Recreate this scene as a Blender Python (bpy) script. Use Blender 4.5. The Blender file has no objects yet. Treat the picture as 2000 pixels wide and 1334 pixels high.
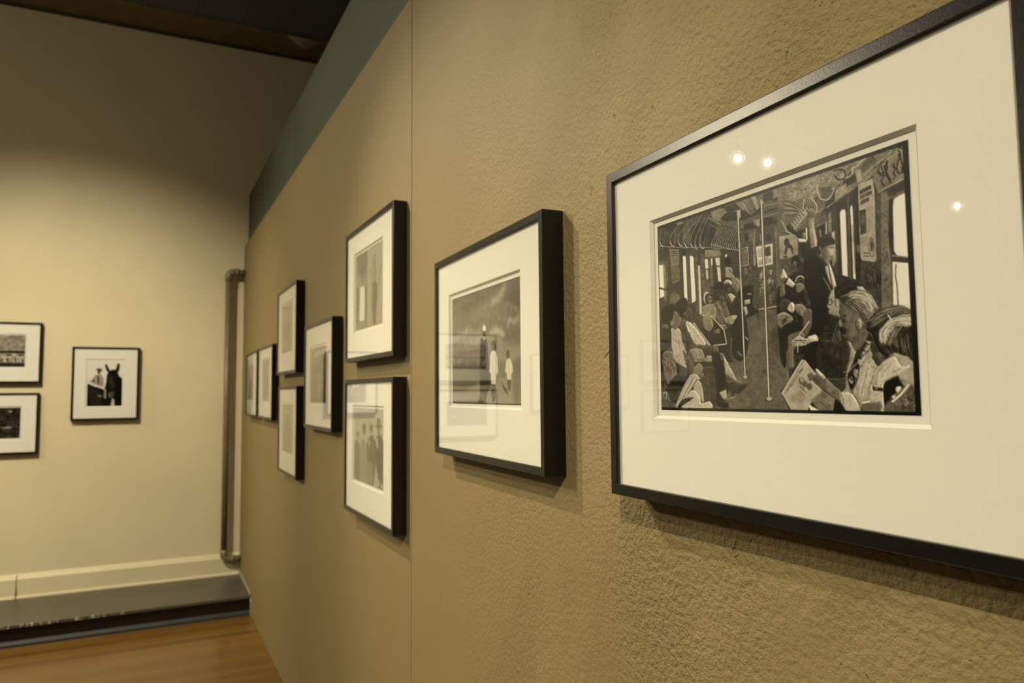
import bpy, bmesh, math, random
import numpy as np
from mathutils import Vector, Matrix

random.seed(7)
RNG = np.random.RandomState(11)
scn = bpy.context.scene
COL = scn.collection
U = 0.6            # metres per working unit (camera-to-wall distance = 1 unit)
EYE = 2.2344       # eye height in units

def W(x, y, z):
    return Vector((x*U, y*U, (z+EYE)*U))

# ------------------------------------------------------------------ materials
def mat(name):
    m = bpy.data.materials.new(name); m.use_nodes = True
    nt = m.node_tree
    for n in list(nt.nodes): nt.nodes.remove(n)
    out = nt.nodes.new('ShaderNodeOutputMaterial')
    b = nt.nodes.new('ShaderNodeBsdfPrincipled')
    nt.links.new(b.outputs[0], out.inputs[0])
    return m, nt, b, out

def N(nt, t, **kw):
    n = nt.nodes.new(t)
    for k, v in kw.items():
        if k in n.inputs: n.inputs[k].default_value = v
        else: setattr(n, k, v)
    return n

def math_n(nt, op, a, b=None, c=None, clamp=False):
    n = nt.nodes.new('ShaderNodeMath'); n.operation = op; n.use_clamp = clamp
    for i, v in enumerate((a, b, c)):
        if v is None: continue
        if isinstance(v, (int, float)): n.inputs[i].default_value = v
        else: nt.links.new(v, n.inputs[i])
    return n.outputs[0]

def mixc(nt, f, a, b):
    n = nt.nodes.new('ShaderNodeMix'); n.data_type = 'RGBA'
    if isinstance(f, (int, float)): n.inputs[0].default_value = f
    else: nt.links.new(f, n.inputs[0])
    for i, v in ((6, a), (7, b)):
        if isinstance(v, tuple): n.inputs[i].default_value = (*v, 1)
        else: nt.links.new(v, n.inputs[i])
    return n.outputs[2]

def coords(nt, scale=(1, 1, 1), rot=(0, 0, 0), src='Object'):
    tc = nt.nodes.new('ShaderNodeTexCoord'); mp = nt.nodes.new('ShaderNodeMapping')
    mp.inputs['Scale'].default_value = scale; mp.inputs['Rotation'].default_value = rot
    nt.links.new(tc.outputs[src], mp.inputs[0]); return mp.outputs[0]

def slant(nt, ang, scale):
    a = coords(nt, rot=(0, ang, 0))
    mp = nt.nodes.new('ShaderNodeMapping'); mp.inputs['Scale'].default_value = scale
    nt.links.new(a, mp.inputs[0]); return mp.outputs[0]

def noise(nt, vec, scale, detail=4, rough=.5, dist=0.):
    n = nt.nodes.new('ShaderNodeTexNoise')
    n.inputs['Scale'].default_value = scale; n.inputs['Detail'].default_value = detail
    n.inputs['Roughness'].default_value = rough; n.inputs['Distortion'].default_value = dist
    nt.links.new(vec, n.inputs['Vector']); return n.outputs['Fac']

def ramp(nt, f, a, b, x=0., y=1.):
    n = nt.nodes.new('ShaderNodeMapRange'); n.clamp = True
    n.inputs[1].default_value = a; n.inputs[2].default_value = b
    n.inputs[3].default_value = x; n.inputs[4].default_value = y
    nt.links.new(f, n.inputs[0]); return n.outputs[0]

def bump(nt, h, strength, dist, prev=None):
    n = nt.nodes.new('ShaderNodeBump')
    if isinstance(strength, (int, float)): n.inputs['Strength'].default_value = strength
    else: nt.links.new(strength, n.inputs['Strength'])
    n.inputs['Distance'].default_value = dist
    nt.links.new(h, n.inputs['Height'])
    if prev is not None: nt.links.new(prev, n.inputs['Normal'])
    return n.outputs[0]

M = {}
SEAM_X = -2.948*U

def m_plaster():
    m, nt, b, _ = mat('khaki_plaster')
    v = coords(nt)
    sep = nt.nodes.new('ShaderNodeSeparateXYZ'); nt.links.new(v, sep.inputs[0])
    wob = noise(nt, v, 1.3, 3)
    xx = math_n(nt, 'ADD', sep.outputs[0], math_n(nt, 'MULTIPLY', math_n(nt, 'SUBTRACT', wob, .5), .5))
    rough_mask = ramp(nt, xx, SEAM_X+.08, SEAM_X+1.05)          # smooth boards left of the joint, trowelled plaster right of it
    smooth_patch = ramp(nt, noise(nt, coords(nt, (1.2, 1, .55), (0, .5, 0)), 2.6, 3), .44, .62, 1., .5)
    amp = math_n(nt, 'MULTIPLY_ADD', math_n(nt, 'MULTIPLY', rough_mask, smooth_patch), .95, .05)
    n1 = noise(nt, v, 150, 3.5, .62, .0)
    n2 = noise(nt, slant(nt, -.6, (1.3, 1, 1)), 30, 3, .55, .5)
    n3 = noise(nt, v, 7, 3, .5)
    vo = nt.nodes.new('ShaderNodeTexVoronoi'); vo.feature = 'SMOOTH_F1'
    vo.inputs['Scale'].default_value = 130; vo.inputs['Randomness'].default_value = 1
    nt.links.new(v, vo.inputs['Vector'])
    h = math_n(nt, 'ADD', math_n(nt, 'MULTIPLY', n1, 1.0), math_n(nt, 'MULTIPLY', n2, .4))
    h = math_n(nt, 'ADD', h, math_n(nt, 'MULTIPLY', vo.outputs['Distance'], .32))
    # short gouges and pits
    g = noise(nt, slant(nt, -.7, (2.4, 1, 1)), 21, 2, .5, .5)
    gm = ramp(nt, g, .74, .785)
    g2 = noise(nt, slant(nt, -.5, (1.8, 1, 1)), 52, 2, .5, .3)
    gm2 = ramp(nt, g2, .735, .78)
    pits = math_n(nt, 'MULTIPLY', math_n(nt, 'MAXIMUM', gm, gm2), ramp(nt, rough_mask, .15, .7))
    h = math_n(nt, 'SUBTRACT', h, math_n(nt, 'MULTIPLY', pits, 1.3))
    nb = bump(nt, h, math_n(nt, 'MULTIPLY', amp, .72), .006)
    nb = bump(nt, n3, .25, .01, nb)
    nt.links.new(nb, b.inputs['Normal'])
    tone = ramp(nt, noise(nt, slant(nt, -.6, (2.2, 1, 1)), 1.7, 4, .55), .38, .66)
    tone = math_n(nt, 'MULTIPLY', tone, rough_mask)
    c = mixc(nt, tone, (.208, .158, .069), (.264, .208, .098))
    fine = ramp(nt, noise(nt, v, 140, 3), .3, .7)
    c = mixc(nt, math_n(nt, 'MULTIPLY', fine, .12), c, (.2, .15, .07))
    c = mixc(nt, math_n(nt, 'MULTIPLY', pits, .55), c, (.10, .07, .035))
    nt.links.new(c, b.inputs['Base Color'])
    b.inputs['Roughness'].default_value = .62
    b.inputs['Specular IOR Level'].default_value = .28
    return m
M['plaster'] = m_plaster()

def m_simple(name, col, rough=.6, spec=.4, nscale=30, namp=.12, bstr=.1, bscale=200, bdist=.001, dark=None, metallic=0.):
    m, nt, b, _ = mat(name)
    v = coords(nt)
    f = ramp(nt, noise(nt, v, nscale, 4), .3, .7)
    d = dark or tuple(c*(1-namp*2) for c in col)
    nt.links.new(mixc(nt, f, d, col), b.inputs['Base Color'])
    b.inputs['Roughness'].default_value = rough; b.inputs['Specular IOR Level'].default_value = spec
    b.inputs['Metallic'].default_value = metallic
    if bstr: nt.links.new(bump(nt, noise(nt, v, bscale, 3), bstr, bdist), b.inputs['Normal'])
    return m
M['cream'] = m_simple('cream_wall_paint', (.62, .555, .375), .6, .3, 2.2, .04, .25, 24, .004)
M['creamband'] = m_simple('cream_skirting_paint', (.60, .535, .36), .5, .4, 3, .03, .15, 20, .002)
M['teal'] = m_simple('dull_teal_paint', (.055, .070, .043), .6, .3, 2.5, .07, .1, 30, .002)
M['frame'] = m_simple('black_stained_wood', (.006, .0055, .005), .30, .34, 60, .15, .12, 420, .0006)
M['matboard'] = m_simple('cream_mat_board', (.745, .735, .68), .85, .15, 300, .012, .12, 900, .0003)
M['paper'] = m_simple('warm_white_paper', (.72, .71, .655), .75, .2, 200, .01, .05, 600, .0002)
M['backing'] = m_simple('brown_backing_board', (.12, .09, .06), .9, .1)
M['pipe'] = m_simple('brown_painted_pipe', (.17, .14, .075), .42, .5, 25, .1, .1, 60, .001)
M['ledge'] = m_simple('worn_grey_paint', (.078, .070, .055), .4, .5, 5, .12, .2, 40, .001)
def worn():
    m = M['ledge']; nt = m.node_tree; b = [n for n in nt.nodes if n.type == 'BSDF_PRINCIPLED'][0]
    old = b.inputs['Base Color'].links[0].from_socket
    v = coords(nt); sep = nt.nodes.new('ShaderNodeSeparateXYZ'); nt.links.new(v, sep.inputs[0])
    e = ramp(nt, sep.outputs[0], -7.97*U-.006, -7.97*U-.002)
    n = ramp(nt, noise(nt, coords(nt, (1, 3, 1)), 9, 4, .7), .52, .58)
    y = ramp(nt, sep.outputs[1], -.62, -.80)
    f = math_n(nt, 'MULTIPLY', math_n(nt, 'MULTIPLY', e, n), y)
    nt.links.new(mixc(nt, f, old, (.50, .44, .33)), b.inputs['Base Color'])
worn()
M['riser'] = m_simple('dark_oxblood_paint', (.010, .004, .003), .4, .5, 12, .15, .1, 50, .001)
M['shoe'] = m_simple('blue_grey_paint', (.026, .028, .030), .45, .5, 12, .1, .1, 50, .001)
M['strip'] = m_simple('pale_grey_caulk', (.30, .27, .22), .7, .3, 30, .1, .2, 80, .001)
M['beam'] = m_simple('brown_ceiling_board', (.20, .15, .07), .6, .3, 6, .12, .1, 40, .001)
M['edge'] = m_simple('dark_ceiling_edge', (.05, .048, .045), .6, .3, 6, .1, .1, 40, .001)
M['blackmetal'] = m_simple('black_enamel', (.02, .02, .02), .4, .5, 30, .1, .05, 100, .0005)
M['flap'] = m_simple('pale_peeling_sheet', (.33, .32, .27), .5, .4, 20, .1, .1, 60, .001)
M['greywall'] = m_simple('dim_warm_wall_paint', (.22, .19, .13), .7, .3, 3, .04, .1, 30, .002)

def m_ceiling():
    m, nt, b, _ = mat('slate_ceiling_panels')
    v = coords(nt)
    sep = nt.nodes.new('ShaderNodeSeparateXYZ'); nt.links.new(v, sep.inputs[0])
    # panel joints running away from the far wall, every 0.29 m
    fr = math_n(nt, 'FRACT', math_n(nt, 'MULTIPLY_ADD', sep.outputs[1], 1/.285, .25))
    d = math_n(nt, 'ABSOLUTE', math_n(nt, 'SUBTRACT', fr, .5))
    line = ramp(nt, d, .485, .497)
    f = ramp(nt, noise(nt, v, 3, 3), .3, .7)
    c = mixc(nt, f, (.085, .096, .125), (.105, .117, .145))
    c = mixc(nt, math_n(nt, 'MULTIPLY', line, .75), c, (.008, .007, .006))
    nt.links.new(c, b.inputs['Base Color'])
    b.inputs['Roughness'].default_value = .55
    nt.links.new(bump(nt, line, .6, -.004), b.inputs['Normal'])
    return m
M['ceiling'] = m_ceiling()

def m_floor():
    m, nt, b, _ = mat('varnished_oak_strips')
    v = coords(nt, rot=(0, 0, math.radians(90)))
    br = nt.nodes.new('ShaderNodeTexBrick')
    br.offset = .37; br.offset_frequency = 2
    br.inputs['Scale'].default_value = 1; br.inputs['Brick Width'].default_value = 1.25
    br.inputs['Row Height'].default_value = .058; br.inputs['Mortar Size'].default_value = .0012
    br.inputs['Mortar Smooth'].default_value = .2; br.inputs['Bias'].default_value = 0
    br.inputs['Color1'].default_value = (0, 0, 0, 1); br.inputs['Color2'].default_value = (1, 1, 1, 1)
    br.inputs['Mortar'].default_value = (.5, .5, .5, 1)
    nt.links.new(v, br.inputs['Vector'])
    v2 = coords(nt, (30, 1.6, 1))
    grain = ramp(nt, noise(nt, v2, 3.5, 5, .6, .3), .25, .75)
    sepc = nt.nodes.new('ShaderNodeSeparateColor'); nt.links.new(br.outputs['Color'], sepc.inputs[0])
    c = mixc(nt, sepc.outputs[0], (.115, .054, .007), (.18, .102, .017))
    c = mixc(nt, math_n(nt, 'MULTIPLY', grain, .4), c, (.11, .046, .009))
    c = mixc(nt, math_n(nt, 'MULTIPLY', br.outputs['Fac'], .7), c, (.05, .02, .006))
    nt.links.new(c, b.inputs['Base Color'])
    b.inputs['Roughness'].default_value = .3
    b.inputs['Coat Weight'].default_value = .3; b.inputs['Coat Roughness'].default_value = .22
    h = math_n(nt, 'SUBTRACT', noise(nt, v, 7, 2), math_n(nt, 'MULTIPLY', br.outputs['Fac'], .5))
    nt.links.new(bump(nt, h, .12, .003), b.inputs['Normal'])
    return m
M['floor'] = m_floor()

def m_glass():
    m = bpy.data.materials.new('picture_glass'); m.use_nodes = True
    nt = m.node_tree
    for n in list(nt.nodes): nt.nodes.remove(n)
    out = nt.nodes.new('ShaderNodeOutputMaterial')
    tr = nt.nodes.new('ShaderNodeBsdfTransparent'); tr.inputs[0].default_value = (.985, .99, .985, 1)
    gl = nt.nodes.new('ShaderNodeBsdfGlossy'); gl.inputs['Roughness'].default_value = 0.0
    gl.inputs['Color'].default_value = (1, 1, 1, 1)
    ge = nt.nodes.new('ShaderNodeNewGeometry')
    dt = nt.nodes.new('ShaderNodeVectorMath'); dt.operation = 'DOT_PRODUCT'
    nt.links.new(ge.outputs['Incoming'], dt.inputs[0]); nt.links.new(ge.outputs['Normal'], dt.inputs[1])
    c = math_n(nt, 'ABSOLUTE', dt.outputs['Value'])
    p = math_n(nt, 'POWER', math_n(nt, 'SUBTRACT', 1.0, c), 5.0)
    F = math_n(nt, 'MULTIPLY_ADD', p, .96, .04, clamp=True)       # Schlick fresnel of picture glass
    mx = nt.nodes.new('ShaderNodeMixShader')
    nt.links.new(F, mx.inputs[0]); nt.links.new(tr.outputs[0], mx.inputs[1]); nt.links.new(gl.outputs[0], mx.inputs[2])
    nt.links.new(mx.outputs[0], out.inputs[0])
    return m
M['glass'] = m_glass()

def m_print():
    m, nt, b, _ = mat('silver_gelatin_print')
    at = nt.nodes.new('ShaderNodeAttribute'); at.attribute_type = 'GEOMETRY'; at.attribute_name = 'tone'
    v = coords(nt)
    gr = ramp(nt, noise(nt, v, 1500, 2), .2, .8, .93, 1.07)
    mul = nt.nodes.new('ShaderNodeVectorMath'); mul.operation = 'SCALE'
    nt.links.new(at.outputs['Color'], mul.inputs[0]); nt.links.new(gr, mul.inputs['Scale'])
    nt.links.new(mul.outputs[0], b.inputs['Base Color'])
    b.inputs['Roughness'].default_value = .35; b.inputs['Specular IOR Level'].default_value = .12
    nt.links.new(bump(nt, noise(nt, v, 900, 2), .15, .0004), b.inputs['Normal'])
    return m
M['print'] = m_print()

def m_emit(name, col, s):
    m = bpy.data.materials.new(name); m.use_nodes = True
    nt = m.node_tree
    for n in list(nt.nodes): nt.nodes.remove(n)
    out = nt.nodes.new('ShaderNodeOutputMaterial'); e = nt.nodes.new('ShaderNodeEmission')
    e.inputs[0].default_value = (*col, 1); e.inputs[1].default_value = s
    nt.links.new(e.outputs[0], out.inputs[0]); return m
M['bulb'] = m_emit('halogen_bulb', (1, .82, .55), 160)

# ------------------------------------------------------------------ helpers
def link_mesh(name, me, m, parent=None, kind=None):
    o = bpy.data.objects.new(name, me); COL.objects.link(o)
    if m: me.materials.append(m)
    if parent: o.parent = parent
    if kind: o['kind'] = kind
    return o

def from_bm(name, bm, m, parent=None, kind=None, smooth=False):
    bmesh.ops.recalc_face_normals(bm, faces=bm.faces)
    me = bpy.data.meshes.new(name); bm.to_mesh(me); bm.free()
    if smooth:
        for p in me.polygons: p.use_smooth = True
    return link_mesh(name, me, m, parent, kind)

def box_bm(bm, lo, hi):
    vs = [bm.verts.new((x, y, z)) for x in (lo[0], hi[0]) for y in (lo[1], hi[1]) for z in (lo[2], hi[2])]
    for f in ((0,1,3,2),(4,6,7,5),(0,4,5,1),(2,3,7,6),(0,2,6,4),(1,5,7,3)):
        bm.faces.new([vs[i] for i in f])

def boxobj(name, lo, hi, m, parent=None, kind=None, bevel=0):
    bm = bmesh.new(); box_bm(bm, lo, hi)
    if bevel: bmesh.ops.bevel(bm, geom=list(bm.edges), offset=bevel, segments=2, affect='EDGES')
    return from_bm(name, bm, m, parent, kind)

def prism(name, pts, axis, a, b, m, parent=None, kind=None):
    """pts: 2-D outline; extruded along axis ('x' or 'y' or 'z') from a to b"""
    bm = bmesh.new()
    def mk(p, s):
        if axis == 'x': return (s, p[0], p[1])
        if axis == 'y': return (p[0], s, p[1])
        return (p[0], p[1], s)
    A = [bm.verts.new(mk(p, a)) for p in pts]; B = [bm.verts.new(mk(p, b)) for p in pts]
    n = len(pts)
    bm.faces.new(A); bm.faces.new(B[::-1])
    for i in range(n): bm.faces.new((A[i], A[(i+1) % n], B[(i+1) % n], B[i]))
    bmesh.ops.triangulate(bm, faces=[f for f in bm.faces if len(f.verts) > 4])
    return from_bm(name, bm, m, parent, kind)

def tube(bm, pts, r, seg=20, caps=True):
    pts = [Vector(p) for p in pts]; rings = []
    up = Vector((0, 0, 1))
    t0 = (pts[1]-pts[0]).normalized()
    nrm = t0.cross(up) if abs(t0.dot(up)) < .95 else t0.cross(Vector((1, 0, 0)))
    nrm.normalize()
    for i, p in enumerate(pts):
        t = ((pts[min(i+1, len(pts)-1)]-pts[max(i-1, 0)])).normalized()
        nrm = (nrm - t*nrm.dot(t)).normalized(); bn = t.cross(nrm)
        rr = r[i] if isinstance(r, (list, tuple)) else r
        rings.append([bm.verts.new(p+(nrm*math.cos(a)+bn*math.sin(a))*rr) for a in [2*math.pi*k/seg for k in range(seg)]])
    for a, b in zip(rings[:-1], rings[1:]):
        for k in range(seg): bm.faces.new((a[k], a[(k+1) % seg], b[(k+1) % seg], b[k]))
    if caps: bm.faces.new(rings[0][::-1]); bm.faces.new(rings[-1])

def thing(name, label, cat, loc, rot=None, group=None):
    o = bpy.data.objects.new(name, None); COL.objects.link(o)
    o.empty_display_size = .05
    if rot is not None: o.matrix_world = Matrix.Translation(loc) @ rot.to_4x4()
    else: o.location = loc
    o['label'] = label; o['category'] = cat
    if group: o['group'] = group
    return o
def tag(o, label, cat, group=None):
    o['label'] = label; o['category'] = cat
    if group: o['group'] = group
    return o

# ------------------------------------------------------------------ tonal drawing of the prints
def homography(src, dst):
    A = []; B = []
    for (x, y), (u, v) in zip(src, dst):
        A.append([x, y, 1, 0, 0, 0, -u*x, -u*y]); B.append(u)
        A.append([0, 0, 0, x, y, 1, -v*x, -v*y]); B.append(v)
    h = np.linalg.solve(np.array(A, float), np.array(B, float))
    return np.append(h, 1).reshape(3, 3)

class Drawing:
    """grey drawing, given in the coordinates of a flat sheet seen at an angle (quad = its four corners TL TR BR BL)"""
    def __init__(s, quad, w, h, tone):
        s.w, s.h = w, h
        s.a = np.full((h, w), float(tone)); s.H = homography(quad, [(0, 0), (w, 0), (w, h), (0, h)])
        s.o = (0, 0, 1.)
        c = np.array(quad).mean(0)
        p = s.map([c, c+(1, 0), c+(0, 1)], raw=True)
        s.sx = np.hypot(*(p[1]-p[0])); s.sy = np.hypot(*(p[2]-p[0])); s.k = math.sqrt(s.sx*s.sy)
    emb = 0; rnd = False
    def tile(s, x, y, sc): s.o = (x, y, sc)
    def map(s, pts, raw=False):
        p = np.array(pts, float)
        if not raw: p = p/s.o[2]+np.array(s.o[:2])
        q = np.c_[p, np.ones(len(p))] @ s.H.T
        return q[:, :2]/q[:, 2:]
    def _bb(s, q, pad):
        x0 = int(max(0, q[:, 0].min()-pad)); x1 = int(min(s.w, q[:, 0].max()+pad+2))
        y0 = int(max(0, q[:, 1].min()-pad)); y1 = int(min(s.h, q[:, 1].max()+pad+2))
        return x0, x1, y0, y1
    def _blur(s, m, r):
        r = int(round(r))
        if r < 1: return m
        for _ in range(2):
            for ax in (0, 1):
                k = 2*r+1
                pad = [(0, 0), (0, 0)]; pad[ax] = (r+1, r)
                c = np.cumsum(np.pad(m, pad, mode='edge'), axis=ax)
                m = ((c[k:, :]-c[:-k, :]) if ax == 0 else (c[:, k:]-c[:, :-k]))/k
        return m
    def _comp(s, m, bb, tone, alpha, tone2=None, ns=0., emb=0):
        x0, x1, y0, y1 = bb
        t = tone
        if tone2 is not None:                       # tonal drift down the shape
            g = np.linspace(0, 1, y1-y0)[:, None]; t = tone*(1-g)+tone2*g
        if ns: t = t+s._blur(RNG.randn(y1-y0, x1-x0), 2)*ns*3
        if emb and min(m.shape) > 8:                   # soft modelling, light from the windows at the upper right
            q = max(2, int(1.6*s.k)); mb = s._blur(np.pad(m, q), q)
            e = mb[q:-q, q:-q]-mb[:-2*q, 2*q:]
            t = t+emb*np.clip(e*1.6, -.8, 1.)*(.5+np.asarray(tone)/110.)
        m = m*alpha
        s.a[y0:y1, x0:x1] = s.a[y0:y1, x0:x1]*(1-m)+t*m
    def poly(s, pts, tone, soft=.3, alpha=1., to=None, ns=0., smooth=None, emb=None):
        q = s.map(pts)
        if smooth is None: smooth = s.rnd and len(q) > 4
        if smooth:                                   # closed Catmull-Rom outline
            n = len(q); o = []
            for i in range(n):
                p0, p1, p2, p3 = q[i-1], q[i], q[(i+1) % n], q[(i+2) % n]
                for t in (0, .25, .5, .75):
                    o.append(.5*((2*p1)+(-p0+p2)*t+(2*p0-5*p1+4*p2-p3)*t*t+(-p0+3*p1-3*p2+p3)*t**3))
            q = np.array(o)
        r = soft*s.k; bb = s._bb(q, 2*r+2)
        if emb is None: emb = s.emb
        x0, x1, y0, y1 = bb
        if x1 <= x0 or y1 <= y0: return
        X = np.arange(x0, x1)+.5; Y = np.arange(y0, y1)+.5
        m = np.zeros((y1-y0, x1-x0), bool)
        for (ax, ay), (bx, by) in zip(q, np.roll(q, -1, 0)):
            if ay == by: continue
            lo, hi = min(ay, by), max(ay, by)
            rows = np.where((Y >= lo) & (Y < hi))[0]
            if not len(rows): continue
            xi = ax+(Y[rows]-ay)*(bx-ax)/(by-ay)
            m[rows] ^= X[None, :] > xi[:, None]
        s._comp(s._blur(m.astype(float), r), bb, tone, alpha, to, ns, emb)
    def ell(s, cx, cy, rx, ry, tone, rot=0, **k):
        c, n = math.cos(math.radians(rot)), math.sin(math.radians(rot))
        s.poly([(cx+rx*math.cos(a)*c-ry*math.sin(a)*n, cy+rx*math.cos(a)*n+ry*math.sin(a)*c)
                for a in np.linspace(0, 2*math.pi, 22, endpoint=False)], tone, **k)
    def line(s, pts, wd, tone, alpha=1., curve=False, soft=0.):
        q = s.map(pts)
        if curve and len(q) > 2:
            e = np.vstack([2*q[0]-q[1], q, 2*q[-1]-q[-2]]); o = []
            for i in range(1, len(e)-2):
                p0, p1, p2, p3 = e[i-1:i+3]
                for t in np.linspace(0, 1, 7)[:-1]:
                    o.append(.5*((2*p1)+(-p0+p2)*t+(2*p0-5*p1+4*p2-p3)*t*t+(-p0+3*p1-3*p2+p3)*t**3))
            o.append(q[-1]); q = np.array(o)
        hw = wd*s.k/2
        bb = s._bb(q, hw+3); x0, x1, y0, y1 = bb
        if x1 <= x0 or y1 <= y0: return
        X, Y = np.meshgrid(np.arange(x0, x1)+.5, np.arange(y0, y1)+.5)
        D = np.full(X.shape, 1e9)
        for (ax, ay), (bx, by) in zip(q[:-1], q[1:]):
            dx, dy = bx-ax, by-ay; L = dx*dx+dy*dy or 1e-9
            t = np.clip(((X-ax)*dx+(Y-ay)*dy)/L, 0, 1)
            D = np.minimum(D, np.hypot(X-ax-t*dx, Y-ay-t*dy))
        m = np.clip(hw-D+.5, 0, 1)
        if soft: m = s._blur(m, soft*s.k)
        s._comp(m, bb, tone, alpha)
    def grain(s, amp, r=1):
        n = s._blur(RNG.randn(s.h, s.w), r); n /= n.std(); s.a += n*amp
    def hair(s, A, B, n, tones, wd=1., jit=5, a=.8):
        A = np.array(A, float); B = np.array(B, float)
        for _ in range(n):
            t = random.random(); q = A*(1-t)+B*t+RNG.randn(*A.shape)*jit
            i = random.random()*.45; j = .6+random.random()*.4
            u = np.linspace(i, j, 5)*(len(A)-1)
            q = [q[int(k)]*(1-(k-int(k)))+q[min(int(k)+1, len(q)-1)]*(k-int(k)) for k in u]
            s.line(q, wd*(.6+random.random()*.8), random.choice(tones), a, curve=True)
    def folds(s, pts, n, lo, hi, ln=60, ang=60, wd=1.2, spread=35, a=.5):
        # soft creases scattered inside an outline
        P = np.array(pts, float); x0, y0 = P.min(0); x1, y1 = P.max(0); k = 0
        for _ in range(n*6):
            x = x0+random.random()*(x1-x0); y = y0+random.random()*(y1-y0); c = False
            for (ax, ay), (bx, by) in zip(P, np.roll(P, -1, 0)):
                if (ay > y) != (by > y) and x < (bx-ax)*(y-ay)/(by-ay)+ax: c = not c
            if not c: continue
            t = math.radians(ang+random.gauss(0, spread)); l = ln*(.5+random.random()*.8)
            dx, dy = math.cos(t)*l/2, math.sin(t)*l/2; b = random.gauss(0, l*.14)
            s.line([(x-dx, y-dy), (x+b*.6, y-b), (x+dx, y+dy)], wd*(.5+random.random()), random.choice((lo, hi, lo)), a*(.5+random.random()*.5), curve=True, soft=.35)
            k += 1
            if k >= n: break
    def mottle(s, amp):
        n = 0
        for rr, a in ((2, .5), (5, .8), (11, .9)):
            x = s._blur(RNG.randn(s.h, s.w), rr); n = n+a*x/x.std()
        k = np.clip((185-s.a)/60., 0, 1)               # leaves the bright panes alone
        s.a = s.a*(1+amp*n*k)
    def border(s, l, t, r, b, tone):
        h, w = s.h, s.w
        s.a[:int(t*h)] = tone; s.a[h-int(b*h):] = tone; s.a[:, :int(l*w)] = tone; s.a[:, w-int(r*w):] = tone
    def albedo(s, f):
        a = s.a
        h, w = (s.h//f)*f, (s.w//f)*f
        a = a[:h, :w].reshape(h//f, f, w//f, f).mean((1, 3))
        a = np.clip(a, 0, 235)/255.
        a = np.clip((a**2.25)/((212/255.)**2.25)*.78, 0, .8); return np.clip(a-.014*(1-a), .002, .78)

def tone_sheet(name, tones, w, h, y, parent):
    """flat sheet (w x h, centred on x, bottom at z given) whose tones are stored on the mesh"""
    ny, nx = tones.shape
    x0, z0 = w[0], h[0]
    xs = np.linspace(w[0], w[1], nx+1); zs = np.linspace(h[1], h[0], ny+1)
    X, Z = np.meshgrid(xs, zs)
    co = np.stack([X, np.full_like(X, y), Z], -1).reshape(-1, 3)
    i = np.arange(ny*(nx+1)).reshape(ny, nx+1)[:, :-1]
    f = np.stack([i, i+nx+1, i+nx+2, i+1], -1).reshape(-1, 4)
    me = bpy.data.meshes.new(name)
    me.vertices.add(len(co)); me.vertices.foreach_set('co', co.ravel())
    me.loops.add(f.size); me.loops.foreach_set('vertex_index', f.ravel())
    me.polygons.add(len(f)); me.polygons.foreach_set('loop_start', np.arange(0, f.size, 4)); me.polygons.foreach_set('loop_total', np.full(len(f), 4))
    me.update(calc_edges=True)
    at = me.attributes.new('tone', 'FLOAT_COLOR', 'POINT')
    p = np.pad(tones, ((0, 1), (0, 1)), mode='edge'); p2 = np.pad(tones, ((1, 0), (1, 0)), mode='edge')
    v = ((p+p2)/2).ravel()
    c = np.stack([v, v*(.875+.13*v), v*(.66+.34*v), np.ones_like(v)], -1)   # warm-toned silver print
    at.data.foreach_set('color', c.ravel().astype(np.float32))
    me.validate()
    return link_mesh(name, me, M['print'], parent)

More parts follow.
